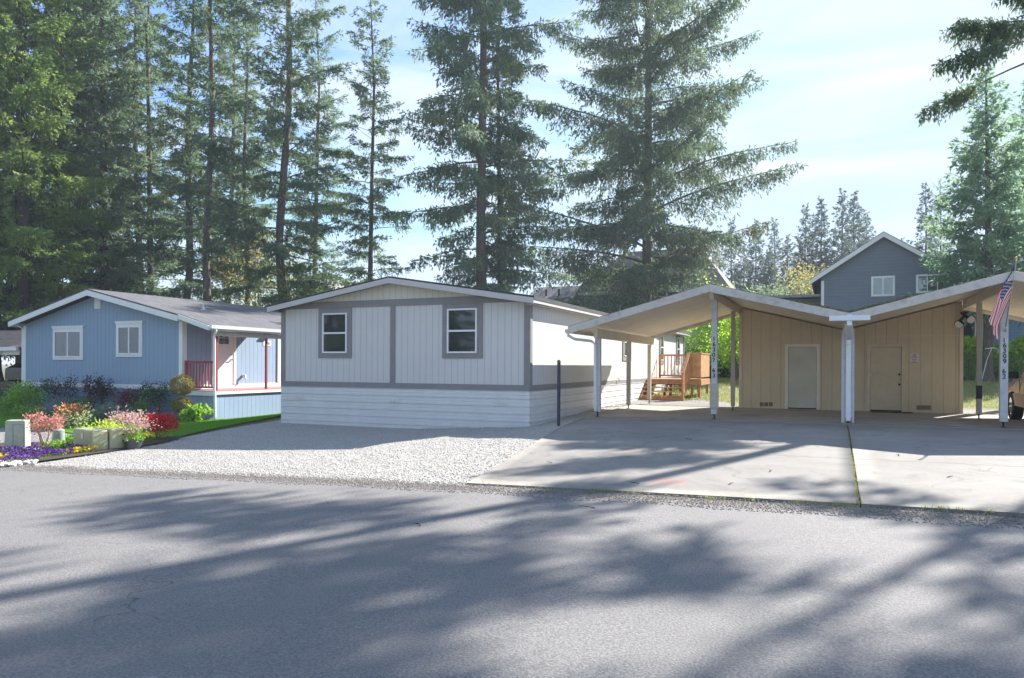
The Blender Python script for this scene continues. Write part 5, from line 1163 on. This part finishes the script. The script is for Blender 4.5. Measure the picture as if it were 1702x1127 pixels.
rbox(T, 'panel_seam', 'util_teal', x, y, z+.08, z+.62, ax, ay, .17, .40, -.004, .01, .003)
x, y, z = on_ground(98, 748)
T = thing('utility_pedestal', 'small rounded teal-green utility cap between the maple pot and the big utility box', 'utility box', x, y, z, 'W')
m = MB(); m.lathe([(.0, .47), (.08, .465), (.115, .44), (.135, .0), (.135, -.1)], 16, (x, y, z)); m.build('cap_body', 'util_teal', T, smooth=True)
MB().lathe([(.14, .12), (.145, .10), (.145, .06), (.137, .05)], 16, (x, y, z)).build('cap_ring', 'util_teal', T, smooth=True)
def pot(px, py, r, h, label):
    x, y, z = on_ground(px, py); T = thing('plant_pot', label, 'pot', x, y, z, 'W')
    MB().lathe([(.01, 0), (r*.82, 0), (r*.98, h), (r*1.05, h), (r*1.05, h-.03), (r*.97, h-.035)], 20, (x, y, z)).lathe([(r*.96, h-.001), (r*.9, h-.03), (.01, h-.02)], 20, (x, y, z)).build('pot_shell', 'pot', T, smooth=True)
    MB().lathe([(r*.9, h-.03), (r*.5, h-.01), (.01, h)], 16, (x, y, z)).build('potting_soil', 'soil', T, smooth=True); return x, y, z+h-.03
x, y, z = pot(222, 747, .20, .22, 'black round pot right of the big utility box')
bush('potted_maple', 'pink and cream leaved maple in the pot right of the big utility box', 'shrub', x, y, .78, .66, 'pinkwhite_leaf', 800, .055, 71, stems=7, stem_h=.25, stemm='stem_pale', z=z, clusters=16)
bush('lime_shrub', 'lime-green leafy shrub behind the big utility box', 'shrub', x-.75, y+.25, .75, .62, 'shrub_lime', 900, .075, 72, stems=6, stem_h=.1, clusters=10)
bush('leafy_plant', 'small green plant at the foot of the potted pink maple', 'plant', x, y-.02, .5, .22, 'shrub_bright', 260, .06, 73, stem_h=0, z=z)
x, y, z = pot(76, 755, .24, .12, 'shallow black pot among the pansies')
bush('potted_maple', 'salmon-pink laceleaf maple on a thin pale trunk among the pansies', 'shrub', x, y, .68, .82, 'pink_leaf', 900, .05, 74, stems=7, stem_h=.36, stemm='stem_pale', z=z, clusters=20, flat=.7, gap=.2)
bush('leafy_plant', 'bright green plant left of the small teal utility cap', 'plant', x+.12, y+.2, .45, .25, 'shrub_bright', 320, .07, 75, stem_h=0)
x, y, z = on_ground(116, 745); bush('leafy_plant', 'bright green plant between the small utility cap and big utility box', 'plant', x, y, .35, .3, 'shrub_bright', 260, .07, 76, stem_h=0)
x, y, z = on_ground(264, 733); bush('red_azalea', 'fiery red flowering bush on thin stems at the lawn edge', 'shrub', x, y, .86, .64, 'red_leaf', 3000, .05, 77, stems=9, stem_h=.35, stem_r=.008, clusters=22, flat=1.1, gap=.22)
bush('leafy_plant', 'yellow-green shoots under the red bush', 'plant', x+.15, y, .45, .3, 'shrub_lime', 60, .05, 78, stem_h=0)
def flowers(name, label, x, y, w, h, leafm, n, seed, group=None):
    rg = np.random.default_rng(seed); T = bpy.data.objects.new(name, None); C.objects.link(T); T.location = (x, y, gz(x, y)+.01); tag(T, label, 'flower plant', group)
    n2 = n*2; a = rg.uniform(0, 6.28, n2); r = np.sqrt(rg.random(n2))*w/2; P = np.stack([r*np.cos(a), r*np.sin(a), h*.7*rg.random(n2)], 1)
    v, f = kites(P, unit(rg.normal(size=(n2, 3))+np.array([0, 0, .4])), .05, .03, rg); link('leaves', npmesh('leaves', v, f, ['shrub_green'], rg.random(n2)), T)
    V_, F_, S_ = [], [], []
    for k in range(n):
        a_ = rg.uniform(0, 6.28); rr = math.sqrt(rg.random())*w/2; c = np.array([rr*math.cos(a_), rr*math.sin(a_), h*rg.uniform(.6, 1.05)]); nr = unit(np.array([rg.normal(0, .5), -1+rg.normal(0, .5), .8])); s1 = unit(np.cross(nr, [0, 0, 1.])); s2 = np.cross(nr, s1); q = rg.uniform(.016, .027)
        for j in range(5):
            t0 = j*1.2566; d = s1*math.cos(t0)+s2*math.sin(t0); e = s1*math.cos(t0+1.57)+s2*math.sin(t0+1.57); V_ += [c, c+d*q*.7+e*q*.55, c+d*q*1.25+nr*.004, c+d*q*.7-e*q*.55]; F_.append([len(V_)-4+i for i in range(4)]); S_.append(np.clip(rg.normal(.5, .3), 0, 1))
    link('flowers', npmesh('flowers', np.array(V_), np.array(F_), [leafm], np.array(S_)), T); return T
bedpts = [(8, 762), (22, 766), (38, 765), (52, 764), (66, 763), (80, 762), (94, 761), (108, 759), (120, 757), (134, 756), (148, 754), (30, 757), (46, 756), (60, 754), (88, 753), (102, 752), (118, 751), (132, 750), (14, 755), (50, 748), (40, 751), (158, 751), (76, 758), (0, 768), (140, 746), (122, 746), (28, 771), (10, 773), (60, 768)]
sideword = ['front', 'rear']
for i, (px, py) in enumerate(bedpts):
    x, y, z = on_ground(px, py); yel = (px, py) in ((120, 757), (134, 756), (148, 754), (0, 768))
    flowers('pansy_plant', 'clump of yellow pansies among the purple ones' if yel else 'clump of purple pansies in the roadside bed', x, y, .34, .14, 'pansy_yellow' if yel else 'pansy_purple', 26, 100+i, 'yellow pansies' if yel else 'purple pansies')
x, y, z = on_ground(246, 738); flowers('marigold_plant', 'yellow flowers at the foot of the red bush', x, y, .36, .24, 'pansy_yellow', 40, 140)
bp = curve([on_ground(-30, 784), on_ground(20, 778), on_ground(70, 770), on_ground(170, 756), on_ground(215, 748), on_ground(275, 738), on_ground(300, 731)]); bq = curve([on_ground(-30, 740), on_ground(60, 738), on_ground(150, 735), on_ground(240, 731), on_ground(262, 729), on_ground(300, 728)])
sheet('flower_bed', between(bp, bq), 40, 8, .05, 'soil')
bs = curve([W(-29, 16.0), W(-24, 16.1), W(-20, 16.0), W(-18.2, 16.4)]); be = curve([W(-29, 17.3), W(-18.2, 17.3)])
sheet('flower_bed', between(bs, be), 40, 6, .045, 'soil')
# stones edging the bed
rg = np.random.default_rng(9)
def stone_mesh(seed, q=.7):
    import bmesh
    r = random.Random(seed); bm = bmesh.new(); bmesh.ops.create_icosphere(bm, subdivisions=1, radius=1)
    for v in bm.verts: v.co *= r.uniform(.75, 1.15)
    for v in bm.verts: v.co.z *= q
    me = bpy.data.meshes.new('stone'); bm.to_mesh(me); bm.free(); me.materials.append(M['label_stone']); return me
M['label_stone'] = plain('pale_stone', (.55, .52, .46), .9, .2, 6, .5)
sts = [stone_mesh(k) for k in range(4)]
for k in range(46):
    px = rg.uniform(-5, 62); x, y, z = on_ground(px, 770 + (20-px)*.05 + rg.uniform(0, 9)); s_ = rg.uniform(.03, .07)
    o = link('edging_stone', sts[k % 4], None, (x, y, z+.05)); o.scale = (s_, s_*rg.uniform(.7, 1), s_); o.rotation_euler[2] = rg.uniform(0, 6); tag(o, 'pale rounded stone edging the pansy bed', 'stone', 'stones edging the pansy bed')
# ---------------------------------------------------------------- loose stuff: stones on the gravel, grass, weeds
def scatter(name, P, size, matn, seed, kind):
    rg = np.random.default_rng(seed); n = len(P)
    if kind == 'stone':
        base = np.array([(1, 0, 0), (-1, 0, 0), (0, 1, 0), (0, -1, 0), (0, 0, 1), (0, 0, -1)], float); tri = np.array([(0, 2, 4), (2, 1, 4), (1, 3, 4), (3, 0, 4), (2, 0, 5), (1, 2, 5), (3, 1, 5), (0, 3, 5)])
        s_ = size*rg.uniform(.4, 1.3, (n, 1, 1))*rg.uniform(.6, 1.2, (n, 1, 3)); a = rg.uniform(0, 6.28, n); v = base[None]*s_; c, q = np.cos(a)[:, None], np.sin(a)[:, None]
        v = np.stack([v[..., 0]*c - v[..., 1]*q, v[..., 0]*q + v[..., 1]*c, v[..., 2]*.7], -1) + P[:, None]
        me = npmesh(name, v.reshape(-1, 3), (tri[None] + 6*np.arange(n)[:, None, None]).reshape(-1, 3), [matn])
    else:
        ax = unit(rg.normal(0, .35, (n, 3)) + np.array([0, 0, 1])); v, f = kites(P, ax, size*rg.uniform(.5, 1.3, n), size*.16, rg); me = npmesh(name, v, f, [matn], np.clip(rg.normal(.5, .25, n), 0, 1))
    o = link(name, me); o['kind'] = 'stuff'; return o
def insheet(c0, c1, n, rg, off, pw=1.0):
    a = rg.random(n); b = rg.random(n)**pw; x0_, y0_ = c0(a); x1_, y1_ = c1(a); x = x0_+(x1_-x0_)*b; y = y0_+(y1_-y0_)*b; return np.stack([x, y, ground(x, y)+off], 1)
P = insheet(gc, gd, 26000, rg, .02, 1.6); scatter('loose_gravel', P, .02, 'loose', 1, 'stone') if 'loose' in M else None
M['loose'] = plain('loose_stone', (.50, .48, .45), .9, .35, 40, .2); scatter('loose_gravel', P, .015, 'loose', 1, 'stone')
w_ = rg.uniform(-16, 8, 16000); s_ = rg.uniform(-.5, .25, 16000) + .04*np.sin(w_*3); x, y = XY(s_, w_); M['loose2'] = plain('shoulder_stone', (.26, .24, .215), .9, .4, 40, .2)
scatter('shoulder_stones', np.stack([x, y, ground(x, y)+.034], 1), .011, 'loose2', 2, 'stone')
P = insheet(ln, lf, 150000, rg, .03); scatter('lawn_grass', P, .055, 'grass_leaf', 3, 'blade')
x = rg.uniform(5.5, 24, 60000); y = rg.uniform(24, 46, 60000); u_, v_ = LOC(x, y); k = (v_ > 28.5) & (v_ < 45); P = np.stack([x, y, ground(x, y)+.01], 1)[k]; scatter('yard_grass', P, .12, 'grass_dry', 4, 'blade')
# weeds along the driveway edge and in its joint
t = rg.random(5200); wv = wD + (rg.random(5200)**.7)*13; keep = np.sin(wv*5)+np.sin(wv*13+1)+rg.normal(0, .8, 5200) > .2; wv = wv[keep]; x, y = XY(np.where(wv < wJ, .2, .34) - .02 + rg.normal(0, .018, len(wv)), wv); P1 = np.stack([x, y, ground(x, y)+.02], 1)
t = rg.random(420)**1.9; x = DJ0[0]+(DJ1[0]-DJ0[0])*t + rg.normal(0, .010, 420); y = DJ0[1]+(DJ1[1]-DJ0[1])*t; P2 = np.stack([x, y, ground(x, y)+.02], 1)
scatter('edge_weeds', np.concatenate([P1[::2], P2]), .055, 'grass_dry', 5, 'blade')

# ---------------------------------------------------------------- the air
hm = bpy.data.materials.new('haze'); hm.use_nodes = True; ht = hm.node_tree; ht.nodes.clear()
ho = ht.nodes.new('ShaderNodeOutputMaterial'); hv = ht.nodes.new('ShaderNodeVolumePrincipled')
hv.inputs['Color'].default_value = (.80, .88, 1, 1); hv.inputs['Density'].default_value = .0009; hv.inputs['Anisotropy'].default_value = .1
ht.links.new(hv.outputs[0], ho.inputs['Volume'])
hb = MB().box(-920, 920, -420, 1520, -30, 46).build('haze', 'ink'); hb.data.materials.clear(); hb.data.materials.append(hm); hb['kind'] = 'stuff'

# a few fallen twigs on the drive
rg = np.random.default_rng(77)
for (px, py) in ((1063, 811), (1212, 812), (1280, 790), (918, 775), (1495, 763), (1150, 735), (1575, 800), (990, 850), (700, 880)):
    x, y, z = on_ground(px, py); a = rg.uniform(0, 3.1); L_ = rg.uniform(.08, .2); z += .052 if py < 830 else .034
    m = MB(); e = (x+L_*math.cos(a), y+L_*math.sin(a), z+.012); m.tube([(x, y, z+.004), ((x+e[0])/2+.01, (y+e[1])/2+.012, z+.012), e], [.006, .005, .003], 5)
    q = ((x+e[0])/2, (y+e[1])/2); m.tube([(q[0], q[1], z+.01), (q[0]+.05*math.cos(a+.8), q[1]+.05*math.sin(a+.8), z+.02)], [.004, .002], 5)
    tag(m.build('twig', 'bark_dark'), 'small fallen twig lying on the pavement', 'twig', 'fallen twigs on the pavement')

u_ = U(1478, 24.2); T = thing('door_mat', 'dark worn mat on the slab before the right shed door', 'mat', u_, 24.15, gz(*W(u_, 24.15))+.052)
a_, b_, z_, _ = ORG[T.name]; B(a_-.5, a_+.62, b_-.28, b_+.25, z_, z_+.015).build('mat_sheet', 'soil', T, bevel=.004)
